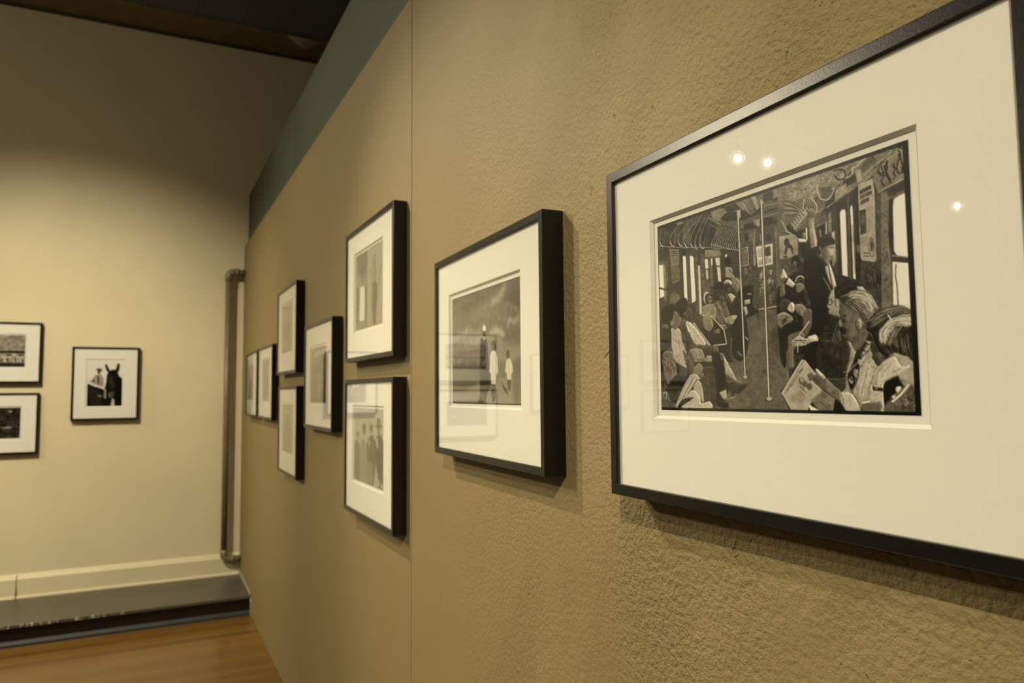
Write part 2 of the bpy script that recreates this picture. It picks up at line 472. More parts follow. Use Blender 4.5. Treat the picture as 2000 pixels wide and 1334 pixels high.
# ------------------------------------------------------------------ what the prints show
def draw_subway():
    D = Drawing([(1284.3, 443.3), (1776.7, 273), (1801.8, 813.2), (1294.2, 799.7)], 1440, 1080, 52)
    P, L, E_ = D.poly, D.line, D.ell
    A = lambda: D.tile(1260, 260, 4.447)
    B = lambda: D.tile(1520, 260, 4.447)
    C = lambda: D.tile(1260, 540, 4.447)
    Dd = lambda: D.tile(1520, 540, 4.447)
    # ---- ceiling and upper walls, left part
    A()
    P([(100, 800), (560, 660), (830, 800), (830, 1010), (560, 1000), (100, 975)], 58, ns=8)
    P([(560, 660), (1334, 380), (1334, 560), (1200, 740), (830, 840), (660, 800)], 84, ns=9)
    P([(140, 820), (330, 760), (330, 800), (150, 860)], 48); P([(330, 760), (480, 715), (470, 780), (340, 830)], 70, ns=12)
    P([(260, 770), (330, 750), (330, 790), (280, 800)], 110, ns=14)
    P([(570, 690), (680, 655), (730, 705), (660, 765), (600, 775)], 118, soft=1)
    P([(690, 650), (795, 615), (830, 660), (725, 698)], 30); P([(655, 745), (700, 700), (850, 680), (1010, 640), (1010, 700), (860, 760), (700, 770)], 28)
    P([(790, 610), (900, 575), (960, 690), (925, 718), (895, 700)], 118, to=80)
    for i in range(6): L([(830+i*17, 615+i*17), (905+i*11, 592+i*17)], .8, 62)
    L([(850, 610), (912, 700)], 1.6, 165, .7)
    P([(922, 560), (965, 545), (1002, 650), (972, 680)], 140, to=110); L([(945, 560), (985, 660)], 1.3, 178)
    P([(1030, 535), (1112, 512), (1114, 580), (1030, 605)], 42)
    for i in range(5): L([(1040+i*14, 540), (1041+i*14, 590)], .7, 80)
    P([(1120, 490), (1334, 420), (1334, 510), (1120, 570)], 124, soft=1, ns=10)
    P([(1120, 575), (1210, 545), (1212, 565), (1120, 595)], 30)
    P([(1030, 690), (1160, 645), (1150, 665), (1035, 700)], 26); P([(1155, 668), (1196, 650), (1196, 690), (1160, 702)], 32)
    L([(1030, 640), (1200, 600)], 1.8, 130, .7); L([(1035, 730), (1200, 690)], 2.2, 122, .7); L([(1040, 770), (1190, 725)], 1.2, 40)
    P([(860, 800), (945, 778), (945, 850), (872, 865)], 34); P([(1040, 740), (1110, 735), (1110, 790), (1045, 800)], 40)
    P([(943, 762), (992, 748), (1008, 800), (985, 825)], 128); P([(1000, 770), (1120, 735), (1120, 765), (1010, 800)], 46, ns=8)
    L([(840, 860), (1130, 800)], 2, 96)
    # frieze boards on the left
    for x in (150, 250, 335, 415, 490, 560): P([(x, 850-(x-150)*.15), (x+55, 835-(x-150)*.2), (x+45, 960), (x-5, 965)], random.choice((44, 72, 60, 88)), soft=1, ns=12)
    for i in range(16):
        x = 130+random.random()*430; y = 840+random.random()*110; L([(x, y), (x+10+random.random()*20, y-15+random.random()*40)], .7, random.choice((110, 30, 130)), .7)
    L([(560, 740), (660, 800)], 3.2, 125, .8); L([(570, 800), (640, 835)], 2, 100)
    for i in range(22): L([(575+i*4, 760+i*3.2), (590+i*4, 752+i*3)], .6, 140 if i % 2 else 40, .8)
    # grab handles
    hs = [(155, 830, 130, 950), (320, 770, 222, 950), (385, 775, 293, 950), (440, 770, 345, 960), (495, 715, 398, 965), (525, 735, 440, 985), (565, 705, 480, 970)]
    for x0, y0, x1, y1 in hs:
        L([(x0, y0), ((x0+x1)/2-8, (y0+y1)/2-20), (x1+4, y1-60), (x1, y1)], 1.3, 138, .9, curve=True)
        L([(x1, y1), (x1+14, y1+28), (x1+34, y1+36)], 1.7, 196, curve=True); L([(x1+34, y1+36), (x1+38, y1-20), (x1+46, y1-90)], .9, 120, curve=True)
    L([(118, 985), (210, 990), (330, 998), (570, 996)], 1.8, 128)
    for i in range(12):
        x = 578+i*19; L([(x+70-i*2, 815+i*3), (x+28, 900), (x, 970), (x+8, 1000+i), (x+24, 1008+i)], 1.1, 150, .9, curve=True)
        L([(x+80-i*2, 825+i*3), (x+34, 985)], .8, 36)
    L([(575, 970), (700, 1000), (800, 1022)], 1.1, 160)
    # end wall and door
    C_ = [(830, 850), (1130, 800), (1200, 760), (1334, 800), (1334, 1600), (1160, 1545), (985, 1600), (830, 1700)]
    P(C_, 74, ns=8)
    P([(980, 950), (1128, 945), (1156, 1520), (988, 1570)], 88, to=70, ns=6)
    for i, x in enumerate((870, 905, 1000, 1060)): P([(x, 885), (x+30, 872), (x+32, 935), (x+2, 945)], (40, 96, 110, 56)[i], ns=16)
    P([(968, 992), (1112, 965), (1116, 1142), (985, 1170)], 198)
    P([(985, 1010), (1035, 1000), (1035, 1080), (988, 1092)], 160, soft=1); P([(1045, 995), (1095, 985), (1100, 1070), (1062, 1095), (1045, 1060)], 70, soft=1)
    P([(990, 1110), (1100, 1090), (1104, 1130), (992, 1155)], 140, ns=20, soft=.5); L([(985, 1090), (1112, 1072)], 1.3, 205)
    P([(783, 1045), (898, 988), (906, 1148), (800, 1172)], 96, ns=12); L([(800, 1030), (895, 992), (905, 1148), (805, 1165)], 1.2, 168)
    L([(820, 1025), (890, 1003)], 1.6, 30)
    P([(1130, 810), (1182, 800), (1184, 1340), (1158, 1400)], 92); L([(1140, 820), (1160, 1500)], 1.4, 140, .6)
    P([(1172, 905), (1334, 875), (1334, 1075), (1180, 1102)], 150, to=132)
    P([(1222, 925), (1248, 918), (1262, 960), (1290, 1000), (1292, 1062), (1268, 1010), (1248, 1000), (1232, 1062), (1214, 1058), (1226, 1000), (1212, 962)], 56, soft=.6, ns=20); P([(1210, 1076), (1240, 1070), (1240, 1086), (1210, 1090)], 40)
    for k in range(34):
        x = 994+random.random()*118; y = 1172+random.random()*330; w = 6+random.random()*16
        if 1030 < x < 1062: continue
        L([(x, y), (x+w, y-10-random.random()*10), (x+w*1.2, y+6), (x+w*.4, y+10+random.random()*16), (x+w, y+26)], .8+random.random()*.9, random.choice((186, 160, 130, 200)) if y < 1340 else random.choice((120, 140, 56)), .85, curve=True)
    for k in range(14):
        x = 1165+random.random()*150; y = 1120+random.random()*150; L([(x, y), (x+14, y-10), (x+20, y+14)], .9, random.choice((120, 40)), .8, curve=True)
    for k in range(10):
        x = 850+random.random()*60; y = 1180+random.random()*90; L([(x, y), (x+14, y-18), (x+24, y+10)], 1, random.choice((30, 130)), .8, curve=True)
    # left wall windows and doors
    P([(116, 1000), (830, 1030), (830, 1500), (560, 1700), (116, 1620)], 64, to=60, ns=6)
    P([(120, 1010), (200, 1000), (210, 1110), (125, 1115)], 60, ns=18); P([(118, 1120), (200, 1115), (205, 1334), (125, 1334)], 84)
    P([(122, 1148), (162, 1148), (172, 1420), (132, 1436)], 212, soft=.3); P([(160, 1148), (180, 1148), (192, 1480), (172, 1440)], 120)
    P([(130, 1340), (182, 1355), (184, 1368), (130, 1358)], 50)
    P([(216, 1008), (296, 1012), (306, 1290), (240, 1310)], 112, ns=4)
    for k in range(3): L([(228, 1030+k*18), (288, 1032+k*18)], 1.5, 56)
    for k in range(8): L([(238, 1090+k*6), (292, 1090+k*6)], .5, 76)
    P([(232, 1150), (298, 1150), (304, 1285), (244, 1302)], 92, ns=16)
    P([(318, 1005), (352, 1010), (352, 1500), (330, 1500)], 46)
    P([(330, 1075), (345, 1066), (358, 1080), (374, 1460), (346, 1470)], 214); P([(390, 1075), (408, 1066), (424, 1080), (446, 1460), (412, 1480)], 214)
    P([(362, 1060), (388, 1060), (404, 1500), (378, 1500)], 76); P([(430, 1050), (458, 1050), (480, 1560), (450, 1540)], 82)
    P([(462, 1155), (480, 1150), (500, 1570), (480, 1580)], 190); P([(484, 1040), (512, 1050), (520, 1250), (492, 1260)], 86, ns=20)
    P([(524, 1018), (655, 1018), (662, 1070), (600, 1082), (524, 1084)], 140, to=110, soft=.8)
    P([(520, 1098), (550, 1098), (554, 1180), (528, 1182)], 204); P([(530, 1192), (552, 1192), (556, 1275), (536, 1280)], 170)
    P([(562, 1090), (584, 1090), (600, 1334), (576, 1334)], 96); P([(574, 1092), (590, 1090), (592, 1150), (580, 1152)], 190)
    P([(612, 1088), (652, 1084), (666, 1300), (646, 1340), (630, 1190)], 196); P([(622, 1155), (656, 1155), (657, 1166), (624, 1166)], 60)
    P([(664, 1084), (694, 1084), (700, 1334), (672, 1334)], 60); P([(498, 1280), (560, 1270), (575, 1400), (510, 1420)], 92, ns=18)
    P([(698, 1065), (714, 1052), (722, 1092), (708, 1112)], 210)
    # ---- right part, upper
    B()
    P([(0, 560), (300, 420), (480, 520), (330, 800), (120, 880), (0, 850)], 92, ns=10)
    P([(0, 500), (380, 340), (770, 215), (850, 250), (640, 340), (500, 490), (330, 565), (80, 600), (0, 590)], 112, ns=15)
    D.poly([(90, 470), (380, 350), (640, 280), (560, 420), (420, 450), (300, 560), (110, 590)], 128, soft=3, ns=34, alpha=.8)  # lamp glare on the print's surface, painted into its tones
    for i in range(240):  # glitter flecks of that glare, drawn as short strokes
        x = 60+random.random()*560; y = 520-(x-60)*.36+random.random()*110-20
        L([(x, y), (x+random.random()*16-4, y+random.random()*14-7)], .8, random.choice((170, 190, 60, 44, 150)), .8)
    P([(770, 215), (1055, 122), (1062, 135), (830, 375), (700, 460), (640, 440), (660, 330)], 112, ns=8)
    P([(760, 250), (830, 200), (860, 240), (740, 350), (725, 310)], 84); L([(830, 205), (858, 240)], 1.2, 36)
    P([(1000, 150), (1055, 124), (760, 378), (742, 362)], 132, soft=.3); L([(1054, 128), (765, 382)], .9, 56); L([(985, 160), (745, 352)], .8, 60)
    P([(440, 640), (700, 380), (830, 370), (700, 460), (520, 590), (430, 660)], 116, ns=10)
    L([(430, 650), (560, 560), (700, 465), (810, 385)], 1.6, 160, .8); P([(680, 330), (720, 310), (740, 420), (700, 440)], 150, ns=6); P([(610, 400), (680, 360), (690, 420), (640, 460)], 56, ns=10)
    P([(505, 500), (600, 440), (610, 520), (500, 590)], 142, ns=12); P([(460, 560), (500, 530), (500, 600), (450, 630)], 60)
    L([(1000, 152), (1140, 110)], 1.5, 60)
    P([(1060, 132), (1130, 108), (1138, 385), (880, 525), (832, 400), (840, 330)], 126, to=104, ns=4)
    L([(880, 522), (1136, 385)], 2.4, 158, .8); P([(884, 532), (1138, 400), (1140, 470), (985, 520), (900, 560)], 62, soft=.5)
    for q in ([(925, 250), (890, 290), (880, 345), (915, 355), (955, 330), (960, 245)], [(905, 290), (930, 380), (905, 420), (935, 465)], [(930, 290), (960, 380), (992, 440)], [(955, 250), (945, 320), (985, 410)],
              [(880, 330), (905, 372), (960, 372)], [(1015, 275), (1030, 320), (1012, 350), (1030, 375), (1015, 405)], [(1012, 300), (1040, 318)],
              [(1055, 150), (1075, 200), (1048, 270), (1050, 345), (1082, 350), (1100, 300), (1060, 190)], [(1060, 130), (1112, 150), (1118, 240), (1090, 300), (1100, 350), (1132, 335)]):
        L(q, 2.1, 30, curve=True)
    # straps and handles
    for q, wd, t in (([(650, 310), (700, 285), (745, 235), (770, 225)], 2.2, 176), ([(560, 408), (625, 385), (655, 345), (658, 322)], 2.2, 176), ([(470, 485), (525, 480), (560, 450), (570, 400)], 1.4, 140),
                     ([(500, 330), (540, 320), (585, 335), (590, 390), (540, 410), (500, 380)], 3, 52), ([(345, 450), (350, 510), (380, 575), (440, 583), (480, 530), (492, 480)], 1.9, 172)):
        L(q, wd, t, curve=True)
    P([(362, 480), (468, 470), (450, 560), (392, 568)], 58, soft=.6)
    for k in range(6): L([(370, 490+k*14), (400, 482+k*14), (455, 484+k*13)], .9, 120, curve=True)
    P([(240, 590), (320, 590), (330, 680), (260, 700)], 66)
    for k in range(5): L([(235+k*16, 580-k*6), (262+k*20, 640), (248+k*20, 700)], 1.2, 150, curve=True)
    L([(230, 580), (226, 660), (250, 705), (330, 705), (345, 640), (290, 565)], 1.6, 176, curve=True)
    for k in range(7): L([(60, 590+k*22), (120+k*10, 610+k*18), (230, 680+k*10)], 1.5, 142 if k % 2 else 60, curve=True)
    for k in range(8): L([(85+k*18, 830-k*22), (115+k*18, 858-k*20), (150+k*18, 840-k*22), (140+k*16, 790-k*20)], 1.3, 176, .9, curve=True)
    L([(330, 705), (410, 655), (400, 600)], 2, 130); L([(255, 760), (120, 880)], 1.4, 120)
    L([(40, 770), (80, 860), (120, 880)], 2, 160)
    # right wall
    P([(330, 800), (440, 700), (520, 590), (700, 465), (860, 520), (1000, 560), (1215, 560), (1215, 1700), (330, 1700)], 62, ns=5)
    P([(330, 730), (420, 680), (430, 780), (345, 830)], 84, ns=14); L([(330, 820), (430, 770)], 1.5, 130)
    P([(340, 830), (430, 790), (430, 930), (350, 960)], 46); L([(425, 790), (425, 930)], 2.4, 170); L([(372, 850), (380, 950)], 2, 150); P([(440, 700), (468, 690), (470, 860), (446, 870)], 108, ns=20)
    P([(474, 870), (498, 858), (512, 1120), (480, 1180)], 176, to=120)
    P([(520, 615), (690, 500), (720, 1500), (535, 1500)], 50); P([(608, 560), (622, 550), (650, 1400), (628, 1400)], 84)
    P([(544, 700), (560, 672), (588, 668), (596, 700), (614, 1256), (566, 1240), (552, 900)], 214, soft=.25)
    P([(634, 660), (642, 636), (652, 630), (656, 660), (682, 1280), (662, 1270), (650, 900)], 214, soft=.25)
    P([(655, 800), (668, 795), (680, 1200), (674, 1240)], 110); P([(682, 490), (706, 480), (730, 1120), (716, 1330), (700, 1330)], 40)
    P([(704, 452), (830, 398), (848, 520), (862, 1118), (852, 1130), (736, 1112), (722, 1080)], 158, to=150, soft=.25)
    for k, (x0, y0, x1, y1) in enumerate(((720, 515, 822, 462), (722, 560, 830, 508), (728, 605, 806, 568))):     # headline of the advert, unreadable
        n = 11-k*2
        for i in range(n):
            a = i/n; L([(x0+(x1-x0)*a, y0+(y1-y0)*a-8), (x0+(x1-x0)*a+2, y0+(y1-y0)*a+22)], 1.5, 40)
            L([(x0+(x1-x0)*a, y0+(y1-y0)*a+random.choice((-6, 4, 18))), (x0+(x1-x0)*(a+.7/n), y0+(y1-y0)*(a+.7/n)+random.choice((-6, 4, 18)))], 1.1, 45)
    P([(714, 682), (772, 662), (776, 872), (724, 896)], 62, ns=16); E_(745, 760, 20, 42, 92)
    for k in range(17): L([(784, 655+k*14), (838, 642+k*14)], .7, 112)
    for k in range(11): L([(726, 915+k*11), (790, 905+k*11)], .7, 116)
    E_(822, 1000, 25, 88, 46, rot=-3); E_(822, 1000, 21, 80, 150, rot=-3); E_(822, 985, 14, 55, 70, rot=-3, ns=20)
    L([(750, 1048), (795, 1052)], 1.6, 66); L([(755, 1075), (800, 1080)], 1.6, 66)
    P([(690, 980), (712, 975), (716, 1045), (694, 1050)], 90, ns=14)
    P([(862, 560), (905, 520), (915, 1700), (880, 1700)], 74, ns=8); P([(905, 520), (960, 510), (975, 570), (1005, 1700), (905, 1700)], 108, to=98, ns=7)
    P([(975, 560), (1010, 560), (1004, 1060), (990, 1070), (968, 900)], 46)
    for k in range(34): x = 895+random.random()*70; y = 700+random.random()*620; L([(x, y), (x+3, y+10+random.random()*14)], 1.1, 44, .8)
    P([(960, 540), (1138, 470), (1140, 515), (1010, 575), (985, 575)], 70); L([(975, 575), (1138, 495)], 1.4, 140, .8)
    P([(1008, 640), (1018, 580), (1050, 556), (1140, 512), (1176, 1088), (1040, 1070), (1018, 1030)], 216, soft=.3)
    P([(1000, 1075), (1178, 1098), (1180, 1134), (1004, 1112)], 62); L([(1002, 1074), (1176, 1092)], 1.2, 150)
    P([(1004, 1126), (1182, 1140), (1200, 1610), (1100, 1600), (1010, 1560)], 214); L([(1034, 1150), (1030, 1250), (1042, 1330), (1052, 1500)], 2.0, 62, .85, curve=True)
    P([(740, 1132), (905, 1125), (910, 1530), (860, 1510), (780, 1400), (735, 1300)], 62, ns=7)
    for k in range(12): x = 755+random.random()*120; y = 1180+random.random()*90; L([(x, y), (x+8, y+70), (x+24, y+20), (x+34, y+90)], 1.2, random.choice((100, 36, 34)), .8, curve=True)
    # ---- floor and far passengers
    C()
    P([(985, 300), (1160, 280), (1240, 500), (1260, 900), (1180, 1000), (1270, 1180), (560, 1170), (740, 1000), (700, 700), (860, 560), (900, 360)], 84, to=96, ns=4)
    L([(995, 292), (1155, 264)], 2.6, 148); L([(995, 302), (1150, 280)], 1.2, 36)
    P([(900, 560), (1060, 430), (1040, 520), (900, 640)], 104, soft=4, alpha=.6)
    P([(1080, 500), (1150, 480), (1230, 760), (1140, 700)], 60, soft=4, alpha=.6)
    for k in range(14): y = 620+k*36; L([(700+k*2, y), (1150, y-6)], .6, 72, .5)
    P([(860, 1160), (930, 1080), (1160, 1080), (1200, 1160)], 78, soft=4, alpha=.6)
    L([(952, 1100), (958, 1155)], .8, 70); E_(1040, 830, 12, 16, 62, soft=.8)
    D.emb = 26; D.rnd = True
    P([(820, 120), (940, 90), (940, 250), (985, 310), (890, 360), (840, 300)], 34, soft=.5)
    E_(915, 130, 18, 30, 40); P([(868, 212), (916, 200), (918, 238), (870, 252)], 150); P([(890, 150), (930, 150), (930, 165), (892, 165)], 120)
    E_(725, -130, 30, 42, 34); P([(700, -80), (755, -70), (785, 20), (705, 60)], 128, ns=6)
    L([(735, -60), (775, -10)], 1.8, 46)
    E_(795, 65, 38, 48, 118, soft=.8); E_(800, 110, 26, 30, 100)
    E_(720, 40, 42, 30, 38); P([(690, 50), (720, 32), (758, 48), (752, 80), (700, 78)], 160); E_(722, 95, 30, 34, 40); E_(730, 120, 18, 22, 74)
    P([(725, 150), (790, 150), (850, 250), (840, 350), (740, 350)], 44); P([(722, 160), (752, 150), (792, 178), (760, 232)], 158)
    E_(650, 100, 52, 52, 36, ns=4)
    P([(600, 240), (690, 215), (745, 360), (720, 440), (640, 400), (590, 300)], 92, ns=14); E_(658, 160, 62, 48, 50, ns=12); E_(672, 200, 24, 28, 84); L([(655, 200), (700, 212)], 1.6, 34)
    L([(640, 235), (700, 380)], 2, 128); L([(665, 230), (715, 360)], 1.6, 40)
    P([(700, 370), (800, 340), (835, 440), (780, 425), (710, 410)], 134, ns=14, soft=.5)
    for k in range(4): L([(735+k*14, 380-k*4), (780+k*14, 350)], 1, 178)
    P([(640, 430), (770, 430), (780, 560), (760, 745), (690, 700), (650, 600)], 46); P([(765, 430), (860, 330), (905, 530), (870, 720), (780, 700)], 32)
    P([(740, 540), (765, 540), (760, 740), (735, 730)], 62)
    P([(855, 270), (885, 262), (900, 320), (880, 350)], 146); P([(878, 530), (922, 556), (900, 575), (872, 575)], 36); L([(880, 530), (900, 552)], 2, 180)
    P([(795, 650), (850, 685), (850, 712), (780, 712)], 48); L([(815, 655), (845, 690)], 1.6, 150)
    # woman with headscarf and seat rail
    P([(505, 265), (600, 245), (620, 330), (600, 430), (545, 440), (505, 340)], 124, ns=6, smooth=True)
    E_(540, 190, 30, 52, 170, soft=.4); E_(552, 195, 26, 46, 36); E_(566, 205, 22, 34, 104); L([(555, 200), (590, 198)], 1.9, 30)
    P([(512, 350), (580, 350), (690, 470), (706, 586), (545, 590), (520, 430)], 40); P([(510, 350), (575, 360), (600, 430), (560, 480), (515, 440)], 112, ns=6)
    P([(640, 420), (700, 420), (725, 450), (690, 470)], 122); P([(600, 470), (650, 455), (655, 500), (600, 500)], 90)
    L([(500, 342), (545, 336), (580, 352), (640, 410), (692, 470), (714, 588), (600, 602)], 2.1, 178)
    L([(545, 600), (570, 605)], 3, 70)
    # ---- near left passengers
    P([(140, 200), (330, 200), (400, 400), (140, 500)], 70, alpha=.4, soft=2)
    E_(258, 205, 50, 60, 130, alpha=.5, soft=2)
    P([(430, 400), (580, 600), (560, 610), (410, 430)], 150, alpha=.8)
    P([(225, 470), (300, 455), (340, 560), (372, 700), (372, 790), (290, 780), (250, 680)], 164, soft=.5, ns=6)
    for k in range(5): L([(250+k*22, 500), (262+k*22, 640), (300+k*14, 770)], 1.2, 124, .7, curve=True)
    P([(150, 300), (180, 262), (250, 236), (292, 270), (300, 330), (262, 400), (230, 440), (180, 430), (150, 380)], 36, smooth=True)
    P([(262, 305), (300, 330), (318, 380), (300, 440), (262, 462), (228, 425), (240, 380)], 98, soft=.6, smooth=True); E_(235, 410, 14, 20, 112)
    L([(286, 340), (315, 352)], 1.2, 56)
    P([(315, 400), (362, 380), (450, 440), (535, 580), (500, 610), (440, 640), (480, 720), (420, 760), (385, 700), (330, 560)], 74, soft=.4)
    P([(360, 395), (430, 430), (535, 585), (460, 600), (410, 540)], 172, soft=.6, ns=5)
    P([(330, 420), (372, 440), (410, 560), (430, 650), (396, 640), (350, 500)], 60); P([(355, 400), (382, 440), (398, 500), (372, 470)], 168)
    P([(395, 640), (490, 630), (520, 720), (440, 745), (420, 700)], 126, ns=8, smooth=True); P([(440, 700), (520, 700), (560, 740), (480, 750)], 110)
    P([(272, 260), (290, 215), (330, 192), (368, 200), (372, 300), (352, 350), (310, 350), (285, 310)], 30, smooth=True)
    P([(366, 262), (405, 290), (416, 340), (404, 392), (372, 390), (352, 350)], 70, soft=.5, smooth=True); E_(352, 330, 12, 18, 84)
    P([(375, 355), (408, 345), (410, 385), (385, 395)], 50)
    P([(250, 730), (320, 770), (400, 820), (400, 868), (330, 870), (270, 800)], 62, smooth=True); P([(335, 640), (385, 700), (440, 790), (420, 840), (370, 790)], 74)
    P([(470, 590), (560, 610), (630, 605), (640, 650), (600, 672), (560, 640), (480, 630)], 66, ns=4); P([(590, 612), (640, 615), (645, 655), (600, 670)], 84)
    P([(500, 745), (620, 750), (625, 1140), (560, 1140), (560, 850), (510, 800)], 52); P([(515, 790), (590, 785), (615, 830), (625, 1140), (575, 1140), (560, 900), (500, 850)], 62, soft=.5)
    L([(520, 792), (588, 788), (612, 830)], 1.2, 104, .7)
    P([(585, 676), (660, 670), (700, 720), (716, 985), (640, 1015), (612, 850)], 26)
    P([(545, 690), (585, 690), (585, 745), (520, 740)], 140); P([(655, 665), (690, 670), (700, 720), (665, 740)], 90)
    P([(690, 700), (715, 735), (800, 900), (760, 915), (710, 900), (700, 820)], 166, to=126, soft=.5)
    P([(700, 850), (770, 890), (840, 930), (902, 922), (870, 985), (815, 1020), (788, 1012), (785, 1062), (768, 1050), (730, 950)], 58, soft=.3, ns=4); L([(790, 900), (850, 930), (902, 924)], 1, 120, .7)
    P([(650, 1010), (712, 980), (716, 1050), (690, 1070)], 150); P([(632, 1020), (660, 1050), (720, 1085), (735, 1120), (720, 1142), (650, 1130), (625, 1090)], 28); L([(660, 1080), (720, 1095)], 1.2, 120, .8)
    P([(700, 1085), (780, 1060), (790, 1040), (720, 1060)], 130, alpha=.7)
    P([(480, 880), (560, 890), (570, 1140), (510, 1140), (500, 950)], 66, soft=.5); P([(440, 900), (490, 920), (516, 1040), (512, 1100), (480, 1050), (430, 980)], 150, soft=.6)
    P([(160, 670), (235, 650), (262, 740), (285, 880), (235, 990), (190, 900), (162, 800)], 104, ns=26, soft=.4)
    for k in range(16): x = 165+random.random()*90; y = 670+random.random()*260; L([(x, y), (x+8, y+36)], 1.2, random.choice((150, 48, 170)), .7)
    P([(140, 440), (180, 415), (225, 450), (235, 540), (225, 620), (185, 645), (140, 630)], 44, smooth=True); P([(150, 430), (190, 415), (215, 450), (160, 455)], 100, soft=1.5, alpha=.8)
    P([(270, 860), (340, 870), (380, 900), (330, 960), (280, 1020), (230, 1060), (180, 1000)], 34)
    P([(420, 820), (470, 755), (510, 790), (480, 860), (440, 870)], 118, ns=20); E_(495, 855, 26, 20, 100)
    P([(268, 1130), (395, 860), (485, 885), (430, 940), (300, 1135)], 150, soft=.3)
    for k in range(4): L([(292+k*14, 1120-k*6), (405+k*18, 880+k*4)], 1.3, 60 if k % 2 else 190)
    P([(330, 1145), (380, 1020), (430, 985), (480, 1040), (500, 1100), (570, 1085), (578, 1150)], 168, ns=6, soft=.5); P([(295, 1120), (345, 1062), (430, 1050), (350, 1108), (300, 1135)], 36)
    P([(155, 990), (200, 1000), (230, 1075), (275, 1110), (262, 1150), (155, 1150)], 78, ns=20); L([(165, 1010), (195, 1010), (190, 1060)], 2, 150, curve=True)
    D.folds([(225, 470), (300, 455), (372, 700), (372, 790), (290, 780), (250, 680)], 26, 110, 200, 90, 75)
    D.folds([(360, 395), (430, 430), (535, 585), (460, 600)], 20, 110, 205, 70, 55)
    D.folds([(315, 400), (400, 600), (420, 760), (330, 560)], 18, 36, 110, 60, 70)
    D.folds([(500, 745), (620, 750), (625, 1140), (560, 1140)], 20, 34, 96, 80, 80)
    D.folds([(585, 676), (700, 720), (716, 985), (612, 850)], 14, 20, 60, 90, 80)
    D.folds([(600, 240), (690, 215), (745, 360), (720, 440), (640, 400)], 34, 40, 150, 50, 65)
    D.folds([(505, 265), (600, 245), (620, 330), (600, 430), (505, 340)], 24, 80, 165, 44, 60)
    D.folds([(640, 430), (860, 330), (905, 530), (780, 700)], 26, 24, 78, 60, 80)
    D.folds([(330, 1145), (440, 980), (500, 1100), (578, 1150)], 22, 120, 206, 60, 50)
    D.folds([(160, 990), (275, 1110), (262, 1150), (155, 1150)], 24, 40, 140, 30, 60)
    D.folds([(690, 700), (715, 735), (800, 900), (710, 900)], 16, 110, 200, 70, 60)
    D.folds([(620, 60), (840, 60), (830, 340), (700, 330)], 40, 30, 150, 34, 60)
    # ---- poles
    D.rnd = False; D.emb = 0
    for a, b, wd in (((820, -540+1334-1334+270), (880, 880), 5.0), ((1015, -645), (1085, 1050), 5.4)):
        pass
    def pole(p, q, wd):
        L([p, q], wd+1.2, 44); L([p, q], wd-1.0, 150); L([(p[0]-3, p[1]), (q[0]-3, q[1])], wd*.34, 214); L([(p[0]+6, p[1]), (q[0]+6, q[1])], .9, 70)
    pole((812, -530), (878, 880), 4.2); pole((1016, -660), (1086, 1052), 4.8)
    P([(798, -568), (830, -572), (836, -520), (822, -490), (806, -490)], 158); P([(1000, -650), (1032, -655), (1032, -625), (1004, -620)], 150)
    E_(880, 884, 24, 13, 60); E_(878, 876, 17, 14, 165); E_(1088, 1075, 36, 17, 56); E_(1086, 1064, 24, 17, 165)
    L([(955, -410), (962, -90)], 2.0, 130, .9); L([(984, 250), (990, 380)], 1.8, 30)
    L([(944, -320), (955, -90)], 1.8, 168, .8)
    # ---- readers behind on the right
    Dd(); D.emb = 30; D.rnd = True
    P([(20, 60), (300, 0), (300, 620), (60, 640), (0, 420)], 36, alpha=.9, soft=1.5)
    E_(170, -130, 52, 50, 34); E_(150, -100, 18, 30, 78); E_(210, -130, 22, 24, 60)
    P([(0, 10), (35, -60), (92, 0), (20, 90), (0, 80)], 92, ns=16); P([(25, 20), (52, -65), (92, 20), (60, 20)], 176, ns=6)
    P([(70, 70), (100, 15), (155, 70), (130, 105)], 176, ns=8); P([(20, 80), (60, 60), (70, 170), (20, 190)], 88)
    P([(155, 55), (165, 15), (200, 0), (238, 20), (238, 70), (190, 72)], 58, smooth=True); L([(158, 50), (172, 14), (205, 2), (236, 22)], 1.6, 190, curve=True)
    P([(165, 70), (225, 70), (235, 130), (200, 160), (160, 130)], 100); P([(65, 190), (100, 110), (160, 160), (240, 110), (275, 140), (240, 270), (160, 260)], 36)
    P([(225, 110), (290, 150), (290, 260), (240, 280)], 58)
    P([(60, 200), (120, 230), (100, 290), (40, 320), (10, 250)], 60, ns=6); P([(85, 280), (122, 230), (152, 258), (140, 318), (105, 312)], 178, ns=4)
    P([(150, 255), (215, 248), (262, 300), (298, 350), (285, 390), (240, 370), (170, 320)], 122, smooth=True, soft=.6)
    P([(0, 345), (60, 318), (132, 362), (120, 400), (42, 452), (0, 420)], 112, ns=6); L([(0, 345), (60, 320), (130, 358)], 1.4, 176, curve=True); P([(38, 380), (82, 360), (70, 410), (40, 420)], 50)
    P([(40, 455), (130, 400), (240, 400), (200, 480), (95, 520), (70, 800), (20, 660)], 30)
    P([(90, 530), (120, 505), (210, 475), (250, 520), (180, 600), (140, 640), (145, 790), (92, 812)], 98, soft=.6, smooth=False)
    P([(240, 300), (300, 300), (300, 420), (250, 520), (220, 430)], 92, soft=.6)
    P([(215, 600), (300, 560), (440, 560), (500, 640), (440, 720), (350, 830), (250, 740), (230, 660)], 22)
    P([(210, 720), (300, 640), (320, 800), (270, 800)], 26)
    # ---- standing man
    P([(228, -110), (262, -220), (300, -240), (360, -180), (410, -160), (470, -100), (530, 60), (560, 150), (545, 420), (470, 560), (380, 620), (300, 600), (300, 300), (240, 60)], 27, soft=.3)
    P([(382, 0), (410, 20), (480, 130), (462, 150)], 96, soft=.5); L([(400, -70), (430, -20), (470, 130)], 2, 44)
